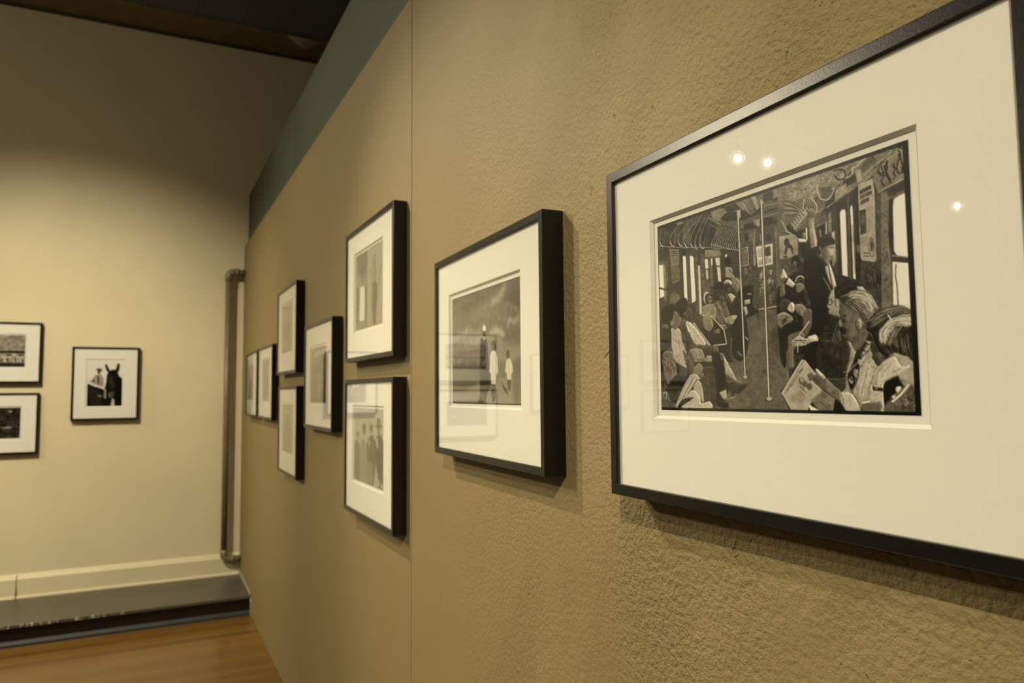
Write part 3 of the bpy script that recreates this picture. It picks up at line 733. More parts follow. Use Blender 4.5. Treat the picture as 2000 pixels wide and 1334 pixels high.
    P([(410, -110), (440, -130), (480, -40), (512, 90), (490, 120), (440, 20)], 176, soft=.5); L([(440, -110), (480, 100)], 1.8, 36)
    L([(370, 100), (380, 420)], 1.6, 44, .7); L([(340, 40), (352, 420)], 1.4, 42, .6)
    P([(262, -540), (292, -590), (328, -570), (334, -530), (316, -480), (330, -380), (350, -290), (355, -230), (300, -190), (280, -330), (268, -480)], 126, soft=.5, smooth=False)
    P([(300, -470), (328, -370), (350, -240), (326, -210)], 172, soft=1, alpha=.8); P([(262, -545), (300, -575), (330, -560), (330, -510), (268, -505)], 100, ns=8)
    for k in range(4): L([(272+k*15, -560), (276+k*14, -515)], .8, 60)
    P([(275, -230), (350, -260), (352, -160), (270, -120)], 26)
    P([(348, -270), (365, -330), (410, -350), (475, -340), (505, -300), (500, -250), (494, -170), (462, -130), (445, -95), (400, -90), (365, -130), (345, -190)], 128, soft=.5, smooth=True)
    P([(345, -250), (352, -310), (400, -358), (455, -352), (496, -312), (500, -278), (440, -262), (395, -230), (372, -180), (350, -190)], 40, soft=.4, smooth=True)
    P([(395, -230), (440, -255), (430, -150), (400, -110), (385, -150)], 84, soft=1); P([(438, -240), (488, -245), (484, -180), (455, -150)], 160, soft=1.2)
    D.hair([(350, -260), (370, -335), (420, -352), (495, -310)], [(380, -200), (400, -250), (430, -280), (490, -275)], 50, (30, 56, 84, 44), .8, 4, .6)
    L([(455, -240), (490, -242)], 1.4, 40); L([(462, -165), (482, -172)], 1.2, 56); P([(496, -240), (512, -212), (500, -200)], 130)
    E_(372, -235, 12, 20, 84)
    P([(340, -190), (372, -170), (430, -110), (420, -80), (350, -120)], 44)
    # arm and hat of the man behind
    P([(80, -430), (110, -440), (180, -360), (250, -320), (260, -150), (215, -200), (180, -330), (100, -390)], 34); P([(180, -325), (252, -318), (250, -292), (188, -290)], 184)
    E_(212, -365, 44, 42, 44); E_(232, -350, 18, 28, 96); P([(245, -415), (258, -415), (262, -300), (250, -320)], 200)
    # ---- man with glasses
    P([(430, 410), (500, 350), (560, 350), (620, 540), (600, 860), (500, 885), (400, 780), (345, 830), (330, 600)], 48, soft=.5, ns=3)
    P([(462, 600), (540, 440), (560, 560), (520, 610)], 70); L([(540, 380), (500, 480), (470, 600)], 1.4, 92)
    P([(380, 560), (430, 700), (420, 880), (520, 890), (600, 820), (620, 620)], 50, alpha=.8)
    for k in range(8): x = 400+random.random()*170; y = 650+random.random()*200; L([(x, y), (x+30, y-60)], 2, random.choice((66, 34, 30)), .6, curve=True, soft=.5)
    P([(440, 215), (462, 150), (500, 110), (570, 150), (575, 330), (520, 372), (480, 345), (442, 325), (452, 290), (432, 270)], 164, to=138, soft=.5)
    P([(470, 340), (520, 345), (560, 360), (500, 385)], 60)
    P([(495, 120), (510, 88), (560, 45), (640, 26), (720, 50), (750, 110), (640, 130), (560, 200), (505, 190)], 36, soft=.4, smooth=True)
    L([(440, 212), (470, 205), (475, 245), (445, 252), (440, 212)], 1.4, 40, curve=True); L([(500, 190), (545, 196)], 2.4, 40); L([(502, 180), (506, 260)], 1.6, 60); L([(440, 292), (462, 296)], 1.4, 66)
    P([(536, 200), (560, 200), (570, 260), (545, 262)], 60)
    D.hair([(500, 110), (560, 50), (650, 32), (740, 90)], [(510, 180), (570, 120), (650, 90), (730, 120)], 50, (24, 50, 70, 36), .9, 4, .6)
    D.folds([(430, 410), (560, 350), (620, 540), (600, 860), (400, 780)], 46, 26, 78, 80, 65)
    D.folds([(240, -100), (520, 60), (540, 420), (380, 620), (300, 560)], 46, 16, 46, 110, 82)
    D.folds([(60, 190), (240, 110), (280, 260), (240, 400), (60, 420)], 44, 22, 110, 40, 60)
    D.folds([(90, 530), (250, 520), (140, 640), (145, 790), (92, 812)], 16, 60, 130, 80, 80)
    D.folds([(0, 345), (132, 362), (120, 400), (42, 452)], 14, 60, 170, 36, 30)
    # hands with a stick
    P([(118, 575), (150, 545), (190, 520), (250, 545), (330, 510), (356, 562), (300, 575), (236, 606), (170, 612), (130, 604)], 150, ns=14, soft=.4, smooth=True)
    L([(276, 396), (190, 516)], 2.0, 184); L([(178, 600), (176, 664)], 1.7, 180); L([(150, 560), (250, 560)], 1.2, 56); L([(130, 590), (190, 560), (240, 590)], 1.1, 60, curve=True)
    P([(262, 530), (330, 512), (345, 560), (290, 570)], 196, soft=.8)
    # ---- near right passengers
    P([(620, 560), (700, 640), (785, 480), (840, 560), (900, 760), (860, 960), (830, 1170), (700, 1180), (600, 1165), (545, 1030), (590, 870), (605, 700)], 160, soft=.5, to=140)
    P([(700, 900), (760, 760), (850, 700), (880, 780), (800, 940), (720, 1080)], 176, soft=2, alpha=.8)
    L([(790, 800), (740, 980), (720, 1060)], 2, 116, .7, curve=True); L([(850, 800), (800, 950)], 2, 120, .6); L([(610, 780), (640, 720), (690, 660)], 2, 100, .6)
    P([(600, 720), (625, 620), (640, 640), (620, 760), (580, 860), (592, 780)], 66); L([(600, 730), (575, 850)], 2, 110, .8)
    P([(760, 480), (832, 530), (842, 570), (815, 625), (760, 690), (722, 760), (705, 880), (655, 990), (622, 950), (610, 860), (655, 760), (690, 640)], 44, soft=.3)
    for k in range(34):
        a = random.random(); x = 800-a*165+random.random()*34-17; y = 560+a*380+random.random()*30
        L([(x-10, y-10), (x+4, y+6), (x+14, y-6)], 1.9, random.choice((150, 172, 120)), .85, curve=True)
    L([(770, 486), (700, 620), (660, 700)], 2.2, 176, .8)
    P([(645, 560), (790, 470), (770, 560), (700, 650), (668, 640)], 98, soft=.8)
    P([(543, 230), (600, 220), (740, 300), (790, 420), (770, 500), (690, 570), (640, 585), (580, 545), (552, 515), (556, 470), (545, 440), (525, 415), (556, 360), (536, 330)], 78, soft=.4, smooth=False)
    P([(590, 300), (680, 330), (720, 440), (700, 540), (630, 560), (600, 470), (580, 380)], 106, soft=3, alpha=.8); P([(560, 370), (590, 365), (600, 400), (570, 410)], 44, soft=1)
    L([(555, 352), (600, 348)], 2.2, 46); P([(526, 412), (552, 372), (560, 440), (540, 446)], 116, soft=.8)
    P([(540, 450), (575, 448), (600, 475), (585, 508), (552, 498)], 30, soft=.6); P([(560, 515), (600, 512), (620, 560), (580, 545)], 70, soft=1)
    P([(548, 185), (600, 160), (660, 130), (740, 128), (800, 170), (850, 230), (885, 290), (840, 330), (800, 400), (770, 420), (735, 370), (700, 350), (640, 290), (600, 240), (560, 240)], 92, soft=.4, ns=6)
    P([(610, 168), (680, 130), (750, 134), (815, 190), (862, 285), (815, 290), (765, 225), (700, 185), (640, 186)], 165, soft=2.6, alpha=.75, ns=26, emb=0)
    D.hair([(600, 175), (670, 135), (750, 128), (820, 185), (880, 290)], [(620, 205), (690, 185), (750, 215), (790, 280), (810, 360)], 230, (214, 200, 176, 120, 70, 190, 60), .6, 8)
    P([(548, 190), (600, 172), (640, 205), (700, 220), (650, 260), (570, 238)], 52, soft=1.2)
    D.hair([(570, 215), (650, 225), (720, 270), (770, 340), (780, 420)], [(600, 250), (650, 290), (700, 350), (730, 400), (760, 430)], 90, (50, 64, 110, 140, 76), .9, 5, .7)
    D.hair([(690, 200), (760, 240), (800, 300), (815, 370)], [(650, 230), (720, 280), (760, 340), (780, 400)], 40, (150, 176, 90, 60), .9, 4, .7)
    P([(690, 95), (740, 95), (775, 135), (700, 130)], 150, ns=30)
    E_(706, 425, 30, 52, 74); E_(712, 420, 24, 46, 150, soft=.6); E_(700, 430, 15, 34, 92, soft=.6)
    P([(700, 480), (770, 470), (770, 500), (720, 560), (660, 600), (650, 570)], 84, soft=1)
    P([(545, 640), (600, 560), (630, 640), (600, 860), (585, 880), (560, 880)], 54, soft=.6)
    P([(430, 885), (545, 890), (600, 880), (600, 960), (555, 1010), (520, 980), (440, 930)], 62, soft=.8)
    P([(330, 815), (350, 812), (420, 880), (490, 950), (560, 1015), (560, 1090), (510, 1070), (420, 1000), (330, 940)], 104, soft=.6)
    P([(255, 860), (300, 836), (345, 845), (430, 890), (440, 960), (400, 990), (330, 960), (280, 900)], 92, soft=.5, smooth=True)
    for k in range(4): L([(262+k*6, 868+k*16), (310+k*6, 884+k*14), (360, 910+k*12)], 1.3, 52, .8, curve=True)
    P([(330, 812), (346, 806), (420, 878), (395, 900)], 178, soft=.4)
    P([(540, 1025), (560, 1012), (645, 1022), (720, 1150), (620, 1180), (560, 1120)], 172, soft=.6); L([(555, 1020), (590, 1160)], 2, 120, .7); L([(640, 990), (700, 1090), (730, 1165)], 2, 66, .8)
    D.folds([(640, 700), (830, 600), (880, 760), (830, 1100), (700, 1150), (600, 1000)], 50, 108, 205, 110, 110, 1.5, 22)
    D.folds([(330, 830), (430, 900), (560, 1015), (560, 1090), (420, 1000)], 26, 64, 130, 60, 40)
    D.folds([(545, 240), (760, 430), (690, 560), (560, 540)], 40, 60, 128, 26, 50, 1.3, 60, .35)
    # newspaper
    D.rnd = False; D.emb = 8
    P([(38, 1018), (215, 728), (240, 728), (335, 850), (300, 905), (400, 1000), (310, 1070), (262, 1165), (120, 1165)], 156, soft=.25, ns=3)
    L([(38, 1018), (215, 728)], 1.5, 200); L([(60, 1020), (225, 740)], .8, 90)
    for row, (x0, y0, x1, y1, n) in enumerate(((68, 1010, 212, 800, 16), (190, 830, 222, 786, 4))):     # headline, unreadable
        for k in range(n):
            a = k/n; x, y = x0+(x1-x0)*a, y0+(y1-y0)*a
            L([(x, y), (x+5, y+8+random.random()*6), (x+9+random.random()*3, y+4)], .75, 58, .9, curve=True)
            if k % 3: L([(x+1, y-3), (x+7, y-6), (x+9, y+2)], .7, 70, .9, curve=True)
    for k in range(9): L([(120+k*16, 1050-k*20), (170+k*14, 1100-k*14)], .6, 124, .6)
    P([(255, 855), (300, 842), (330, 870), (300, 905), (280, 915)], 90, soft=.6)
    E_(210, 910, 26, 36, 96, rot=-20, soft=.6); E_(240, 940, 24, 26, 90, soft=.6); E_(280, 960, 24, 30, 80, soft=.6); E_(212, 905, 14, 22, 150, rot=-20)
    L([(200, 960), (250, 1010)], 3, 86, .8); L([(200, 1000), (235, 1040)], 2.4, 100, .7)
    P([(110, 1060), (190, 980), (260, 1060), (180, 1140)], 132, soft=4, alpha=.7)
    P([(290, 1075), (395, 992), (505, 1070), (485, 1168), (360, 1168)], 108, soft=.5, ns=4); P([(268, 1112), (368, 1168), (290, 1168)], 214, soft=.3)
    P([(500, 1070), (560, 1110), (600, 1180), (485, 1180)], 34); L([(400, 1060), (470, 1110)], 2, 130, .7); L([(380, 1090), (440, 1150)], 1.2, 70)
    D.rnd = True; D.emb = 26
    # woman with dark bob
    P([(818, 600), (840, 570), (930, 620), (990, 700), (940, 745), (885, 785), (858, 770), (840, 735), (822, 715), (828, 680), (812, 650)], 66, soft=.5)
    P([(860, 650), (930, 680), (900, 760), (870, 740)], 92, soft=2, alpha=.8)
    P([(778, 440), (800, 385), (860, 315), (960, 270), (1080, 262), (1180, 318), (1150, 370), (1040, 420), (950, 500), (890, 540), (880, 600), (935, 650), (960, 690), (900, 650), (850, 590), (830, 520), (785, 480)], 44, soft=.4, smooth=True)
    P([(860, 330), (980, 275), (1090, 268), (1180, 318), (1100, 340), (1020, 320), (930, 370), (860, 420)], 96, soft=3, alpha=.8, ns=18)
    D.hair([(800, 400), (880, 325), (980, 285), (1090, 275), (1170, 318)], [(800, 470), (860, 430), (930, 380), (1000, 350), (1120, 345)], 130, (34, 60, 100, 140, 164, 48), .8, 5, .65)
    D.hair([(800, 440), (850, 520), (890, 600), (960, 680)], [(850, 470), (880, 540), (920, 620), (980, 690)], 30, (24, 40, 90), .9, 4, .7)
    L([(965, 345), (985, 375), (1005, 405)], 2, 196)
    P([(870, 500), (900, 520), (890, 600), (980, 690), (940, 700), (880, 640)], 34)
    # woman with light parting and raised hand
    P([(1000, 680), (1130, 680), (1205, 760), (1222, 1000), (1100, 960), (1060, 880), (980, 800)], 150, soft=.8)
    P([(940, 560), (1000, 440), (1080, 410), (1200, 440), (1205, 770), (1130, 700), (1050, 680), (975, 640)], 48, soft=.8, smooth=False)
    P([(892, 545), (905, 480), (965, 412), (1060, 372), (1200, 345), (1200, 425), (1160, 460), (1080, 412), (1000, 440), (950, 530), (930, 585), (905, 585)], 180, soft=2.6, ns=22, alpha=.9, emb=0)
    D.hair([(890, 570), (905, 480), (970, 405), (1070, 365), (1195, 340)], [(935, 600), (960, 520), (1010, 450), (1080, 420), (1195, 450)], 210, (214, 200, 160, 110, 214, 60), .7, 9, .75)
    P([(1140, 440), (1200, 430), (1205, 560), (1170, 520)], 40, soft=1.2)
    D.hair([(960, 500), (965, 580), (1000, 660)], [(1190, 480), (1195, 600), (1200, 730)], 110, (30, 60, 86, 110, 36), 1., 8, .6)
    D.hair([(1040, 410), (1000, 480), (965, 570), (950, 600)], [(1100, 420), (1060, 480), (1010, 560), (980, 640)], 40, (150, 110, 60), .9, 5, .6)
    P([(985, 700), (1040, 690), (1060, 790), (1000, 860), (940, 820)], 104, soft=1.5)
    P([(846, 850), (880, 800), (920, 750), (1005, 705), (1040, 720), (1080, 790), (1150, 775), (1140, 810), (1060, 860), (960, 905), (925, 960), (930, 1180), (885, 1185), (808, 1080), (815, 990), (840, 960)], 182, to=168, soft=.6)
    L([(920, 770), (870, 850), (860, 950)], 2.4, 120, .6, curve=True); L([(1000, 760), (930, 830)], 2, 120, .6); L([(1080, 800), (1000, 850)], 1.6, 130, .6); L([(960, 740), (890, 830)], 1.6, 130, .6)
    D.folds([(860, 850), (1005, 710), (1140, 780), (950, 920), (920, 1170), (815, 1080)], 36, 116, 214, 60, 120, 1.2, 40)
    P([(826, 960), (918, 975), (918, 1004), (828, 995)], 40); P([(840, 962), (872, 966), (872, 994), (842, 990)], 90); L([(815, 950), (826, 1000)], 1.8, 200)
    P([(925, 945), (990, 905), (1045, 885), (1068, 950), (1000, 1030), (960, 1075), (932, 1130)], 22)
    P([(740, 1095), (800, 1082), (812, 1095), (900, 1100), (890, 1185), (740, 1185)], 92, soft=.6); L([(742, 1102), (800, 1090)], 2.6, 214)
    P([(1060, 900), (1100, 850), (1130, 900), (1120, 940)], 128, soft=1)
    P([(932, 1180), (990, 1060), (1135, 945), (1222, 1000), (1226, 1185)], 82, soft=.5, ns=5)
    for k in range(18): E_(1090+random.random()*110, 1010+random.random()*130, 13, 10, random.choice((150, 130, 44)), soft=1, alpha=.8)
    P([(960, 1120), (1100, 980), (1150, 950), (1000, 1180), (940, 1180)], 104, soft=1.5, alpha=.7)
    D.folds([(932, 1180), (1135, 945), (1222, 1000), (1226, 1185)], 44, 40, 150, 44, 120)
    L([(1000, 1092), (1070, 1035), (1142, 950)], 3, 206); P([(1030, 975), (1060, 960), (1078, 975), (1050, 1015), (1035, 1010)], 200, soft=.4); P([(995, 1045), (1030, 1032), (1020, 1062), (998, 1070)], 190)
    D.mottle(.05); D.grain(3.2, 1)
    D.border(.0045, .0165, .0155, .0135, 26)
    return D.albedo(2)

def draw_figures():
    D = Drawing([(885, 584), (1017.8, 540), (1018.7, 792), (884, 787.4)], 720, 470, 92)
    D.tile(820, 380, 2.3)
    P, L, E_ = D.poly, D.line, D.ell
    P([(140, 380), (470, 340), (470, 700), (140, 700)], 88, soft=0, to=112)
    P([(140, 440), (250, 400), (300, 460), (230, 520), (140, 560)], 70, soft=7, alpha=.8); P([(350, 470), (470, 400), (470, 560), (400, 570), (350, 540)], 66, soft=7, alpha=.8)
    P([(380, 600), (470, 590), (470, 690), (370, 680)], 66, soft=6, alpha=.8); P([(230, 545), (280, 508), (340, 492), (400, 500), (430, 530), (380, 560), (300, 560)], 118, soft=5, alpha=.55)
    for q, w, t, a, sf in (([(225, 560), (270, 515), (330, 490), (400, 492), (450, 528)], 4, 140, .5, 2), ([(328, 480), (352, 465), (368, 445), (385, 412)], 9, 168, .7, 3), ([(352, 470), (378, 455)], 6, 150, .6, 2),
                    ([(150, 645), (190, 632), (215, 625), (275, 632)], 9, 156, .7, 4), ([(200, 635), (215, 605)], 6, 168, .7, 2.5), ([(318, 622), (350, 612), (380, 628)], 6, 178, .8, 2.5), ([(330, 590), (350, 600)], 5, 150, .6, 2),
                    ([(398, 590), (405, 562), (425, 572), (446, 548)], 5, 170, .7, 2.5), ([(150, 690), (230, 676), (300, 650)], 10, 165, .7, 5), ([(305, 650), (360, 662), (400, 690)], 8, 130, .6, 4), ([(150, 520), (200, 480), (250, 465)], 5, 108, .6, 3)):
        L(q, w, t, a, curve=True, soft=sf)
    D.grain(5, 7)
    P([(140, 700), (470, 690), (470, 800), (140, 800)], 130, soft=5, alpha=.8); P([(140, 760), (470, 740), (470, 830), (140, 850)], 92, soft=3)
    for k in range(30): x = 150+random.random()*300; L([(x, 780+random.random()*20), (x+12, 776+random.random()*20)], 1.2, random.choice((60, 120)), .5)
    P([(140, 835), (470, 815), (470, 960), (140, 960)], 108, to=132, soft=1, ns=5)
    P([(140, 855), (270, 845), (200, 880), (140, 885)], 56, soft=3, alpha=.8); P([(365, 840), (395, 880), (400, 905), (380, 880)], 46, soft=1)
    P([(274, 652), (284, 640), (300, 640), (306, 655), (312, 760), (320, 870), (306, 885), (296, 930), (284, 900), (276, 925), (270, 860)], 50, soft=.5)
    L([(278, 660), (276, 850)], 1, 80, .6); P([(284, 640), (300, 640), (296, 652), (288, 652)], 150)
    E_(292, 622, 7, 16, 56); E_(292, 600, 8.5, 14, 206); E_(292, 586, 2.4, 4, 200)
    E_(334, 682, 12, 28, 50); E_(327, 686, 4.5, 10, 100)
    P([(320, 712), (328, 700), (342, 702), (350, 730), (354, 800), (346, 808), (342, 852), (324, 852), (320, 800), (314, 800)], 196, soft=.5); L([(330, 715), (332, 845)], .8, 130); L([(344, 730), (346, 800)], .7, 140)
    P([(322, 852), (342, 852), (340, 915), (330, 940), (322, 900)], 60)
    E_(398, 718, 9, 22, 54); P([(390, 745), (398, 736), (410, 738), (418, 765), (420, 800), (413, 804), (412, 833), (394, 833), (392, 800), (385, 800)], 190, soft=.5); L([(402, 750), (404, 830)], .8, 130)
    P([(394, 833), (412, 833), (408, 880), (400, 884)], 50)
    P([(270, 890), (262, 935), (284, 945), (300, 900)], 60, soft=1, alpha=.7); P([(425, 770), (440, 720), (455, 730), (455, 945), (420, 940)], 60, soft=4, alpha=.5)
    D.grain(2, 1); D.border(.006, .008, .008, .012, 30)
    return D.albedo(2)

def draw_hand():
    D = Drawing([(694.8, 503), (748.7, 468), (748.2, 629.3), (694.8, 647.4)], 320, 240, 100)
    D.tile(670, 380, 3.923)
    P, L, E_ = D.poly, D.line, D.ell
    P([(90, 470), (188, 425), (188, 1020), (90, 1060)], 82, to=96, soft=0); P([(100, 560), (180, 520), (180, 580), (100, 640)], 60, soft=3, alpha=.8); P([(100, 620), (180, 640), (180, 740), (100, 760)], 128, soft=5, alpha=.6)
    P([(188, 425), (315, 335), (315, 1000), (188, 1030)], 142, to=128, soft=0)
    E_(150, 600, 15, 36, 38); P([(142, 640), (158, 640), (156, 705), (146, 705)], 56)
    P([(130, 710), (168, 706), (166, 960), (140, 975), (124, 965), (130, 820)], 196, soft=.8); P([(104, 720), (128, 720), (124, 990), (100, 1000)], 56, soft=1); P([(168, 700), (184, 720), (184, 1010), (170, 960)], 52, soft=1)
    for q in ([(208, 570), (222, 690)], [(228, 490), (232, 660)], [(252, 450), (250, 660)], [(292, 545), (272, 690)], [(240, 460), (242, 640)]): L(q, 2.6, 56, .8, soft=.3)
    P([(226, 680), (250, 662), (264, 700), (262, 800), (250, 1005), (234, 1000), (228, 900), (214, 880), (222, 760)], 46, soft=.8); E_(244, 700, 16, 34, 32)
    P([(214, 700), (226, 720), (222, 900), (232, 1000), (210, 1000)], 118, soft=1.5)
    D.grain(3, 1); D.border(.008, .01, .008, .01, 30)
    return D.albedo(1)

def draw_coats():
    D = Drawing([(692.4, 797.5), (750.4, 799.7), (749, 956.5), (691.5, 936)], 320, 240, 150)
    D.tile(670, 730, 4.042)
    P, L, E_ = D.poly, D.line, D.ell
    P([(85, 270), (330, 270), (330, 420), (85, 420)], 158, to=142, soft=0)
    P([(88, 540), (110, 520), (132, 560), (132, 845), (88, 825)], 70, soft=.8); E_(118, 480, 12, 24, 90); E_(120, 520, 9, 16, 130)
    P([(134, 560), (158, 510), (186, 560), (186, 860), (134, 846)], 116, soft=.8); E_(168, 440, 16, 46, 96); E_(166, 420, 12, 18, 56)
    P([(188, 560), (206, 500), (236, 480), (262, 560), (262, 700), (240, 880), (188, 866)], 62, soft=.8); E_(224, 430, 14, 40, 84); P([(200, 540), (216, 520), (210, 600)], 150)
    P([(256, 540), (268, 490), (300, 480), (320, 540), (322, 912), (280, 900), (262, 700)], 46, soft=.8); E_(284, 450, 14, 32, 100); P([(262, 405), (306, 405), (306, 425), (262, 425)], 44); P([(270, 350), (296, 350), (300, 408), (268, 408)], 80)
    P([(264, 520), (276, 500), (276, 590), (268, 580)], 176); P([(276, 830), (290, 830), (290, 890), (276, 880)], 150); P([(300, 860), (314, 870), (314, 905), (300, 900)], 150)
    P([(186, 700), (236, 710), (234, 870), (186, 860)], 104, soft=1)
    D.grain(3, 1); D.border(.006, .008, .008, .01, 34)
    return D.albedo(1)

def sheet(w, h, tone): return Drawing([(0, 0), (100, 0), (100, 100), (0, 100)], w, h, tone)
def draw_room():
    D = sheet(160, 120, 66); P, L = D.poly, D.line
    P([(0, 0), (100, 0), (100, 22), (0, 30)], 90, soft=2); P([(20, 10), (98, 4), (98, 12), (20, 18)], 150, soft=1)
    P([(8, 30), (60, 26), (60, 80), (8, 84)], 56, ns=8); P([(64, 30), (94, 28), (94, 76), (64, 78)], 84, ns=8); P([(0, 82), (100, 78), (100, 100), (0, 100)], 46)
    P([(46, 50), (58, 50), (60, 90), (44, 90)], 120, soft=2); D.grain(4, 2); return D.albedo(1)
def draw_cloud():
    D = sheet(120, 90, 110); P = D.poly
    P([(0, 0), (100, 0), (100, 30), (0, 40)], 120, soft=3); P([(0, 42), (40, 30), (100, 44), (100, 60), (0, 64)], 74, soft=3); P([(20, 50), (70, 36), (84, 70), (30, 80)], 60, soft=4)
    P([(0, 84), (100, 74), (100, 100), (0, 100)], 70, soft=2); D.grain(8, 4); return D.albedo(1)
def draw_arch():
    D = sheet(120, 90, 128); P, L = D.poly, D.line
    P([(14, 100), (14, 40), (40, 18), (70, 22), (84, 44), (84, 100)], 96, soft=1); L([(10, 42), (38, 14), (72, 18), (90, 46)], 5, 160, curve=True)
    P([(34, 100), (36, 50), (62, 48), (66, 100)], 60, soft=1.5); P([(46, 58), (56, 58), (58, 96), (44, 96)], 130, soft=1); D.grain(5, 3); return D.albedo(1)
def draw_small(a, b):
    D = sheet(80, 64, a); P = D.poly
    P([(0, 0), (100, 0), (100, 34), (0, 40)], b, soft=3); P([(18, 40), (50, 30), (60, 90), (16, 90)], a-40, soft=3); P([(64, 46), (86, 46), (86, 84), (64, 84)], a-30, soft=3); D.grain(6, 3); return D.albedo(1)
def draw_horse():
    D = Drawing([(171, 704), (239, 704), (238.8, 793.2), (170.2, 793.2)], 160, 224, 206)
    D.tile(100, 650, 6.67); P, L, E_ = D.poly, D.line, D.ell
    P([(740, 500), (790, 480), (850, 480), (880, 560), (925, 600), (930, 960), (470, 960), (470, 660), (540, 690), (640, 720), (690, 740), (715, 640), (720, 560)], 34, soft=.4)
    P([(694, 420), (712, 404), (748, 470), (760, 500), (724, 506), (702, 460)], 30); P([(862, 398), (882, 394), (888, 450), (874, 510), (832, 500), (850, 430)], 30); P([(745, 520), (800, 560), (830, 720), (780, 740), (740, 640)], 56, soft=1.4)
    P([(470, 700), (560, 720), (640, 770), (680, 960), (560, 960), (470, 860)], 50, soft=1.5, ns=8); P([(610, 810), (660, 810), (660, 835), (610, 835)], 130, soft=1)
    P([(590, 545), (640, 540), (678, 580), (682, 700), (620, 690), (480, 640), (540, 600), (556, 560)], 150, ns=16, soft=.5); L([(490, 640), (580, 700)], 2, 200); P([(530, 620), (560, 600), (570, 650)], 60)
    P([(600, 550), (620, 560), (630, 700), (600, 640)], 60, soft=.4); L([(655, 560), (660, 700)], 1.2, 90); E_(618, 510, 20, 28, 70); P([(575, 480), (605, 462), (650, 470), (668, 492), (620, 500)], 56)
    P([(690, 740), (712, 720), (716, 860), (690, 850)], 150, soft=.6); P([(800, 850), (822, 870), (836, 960), (776, 960)], 180, soft=.5); P([(740, 780), (830, 760), (800, 840), (750, 850)], 90, soft=1.4, ns=10)
    D.grain(3, 1); return D.albedo(1)
def draw_crowd():
    D = sheet(200, 130, 132); P = D.poly
    D.grain(12, 3); P([(0, 50), (100, 50), (100, 57), (0, 57)], 40, soft=.5)
    for y in (62, 70, 78):
        for k in range(26): D.ell(k*4+random.random()*2, y+random.random()*4, 1.7, 4.4, random.choice((150, 176, 90, 130, 60)), soft=.3)
    P([(0, 88), (100, 88), (100, 100), (0, 100)], 50, soft=1); D.grain(4, 1); return D.albedo(1)
def draw_land():
    D = sheet(200, 130, 52); P = D.poly
    D.grain(10, 2)
    for k in range(46): x = random.random()*100; y = 10+random.random()*85; P([(x, y), (x+5+random.random()*9, y-1), (x+8, y+3)], random.choice((96, 74, 34, 30, 110)), soft=.8, alpha=.8)
    D.ell(84, 12, 3, 2.4, 170, soft=.8); P([(68, 66), (82, 62), (90, 65), (80, 68)], 165, soft=1.2); D.grain(4, 1); return D.albedo(1)
def draw_ref(t):
    D = sheet(100, 80, 110); P = D.poly
    P([(0, 0), (100, 0), (100, 40), (0, 46)], t, soft=3); P([(20, 30), (60, 24), (70, 90), (14, 90)], 50, soft=2); P([(66, 50), (90, 50), (90, 90), (66, 90)], 70, soft=2); D.grain(5, 2); return D.albedo(1)

T_SUBWAY = draw_subway(); T_FIGURES = draw_figures(); T_HAND = draw_hand(); T_COATS = draw_coats()
T_ROOM = draw_room(); T_CLOUD = draw_cloud(); T_ARCH = draw_arch(); T_SMALL1 = draw_small(120, 96); T_SMALL2 = draw_small(104, 130)
T_HORSE = draw_horse(); T_CROWD = draw_crowd(); T_LAND = draw_land(); T_REF1 = draw_ref(150); T_REF2 = draw_ref(120)


# ------------------------------------------------------------------ framed pictures
def sweep_ring(bm, w0, w1, h0, h1, prof):
    """profile (inset, y) swept with mitres round the rectangle w0..w1 x h0..h1"""
    cs = []
    for sx, sz in ((0, 0), (1, 0), (1, 1), (0, 1)):
        cs.append([bm.verts.new(((w0+i if sx == 0 else w1-i), y, (h0+i if sz == 0 else h1-i))) for i, y in prof])
    n = len(prof)
    for k in range(4):
        a, b = cs[k], cs[(k+1) % 4]
        for j in range(n): bm.faces.new((a[j], a[(j+1) % n], b[(j+1) % n], b[j]))

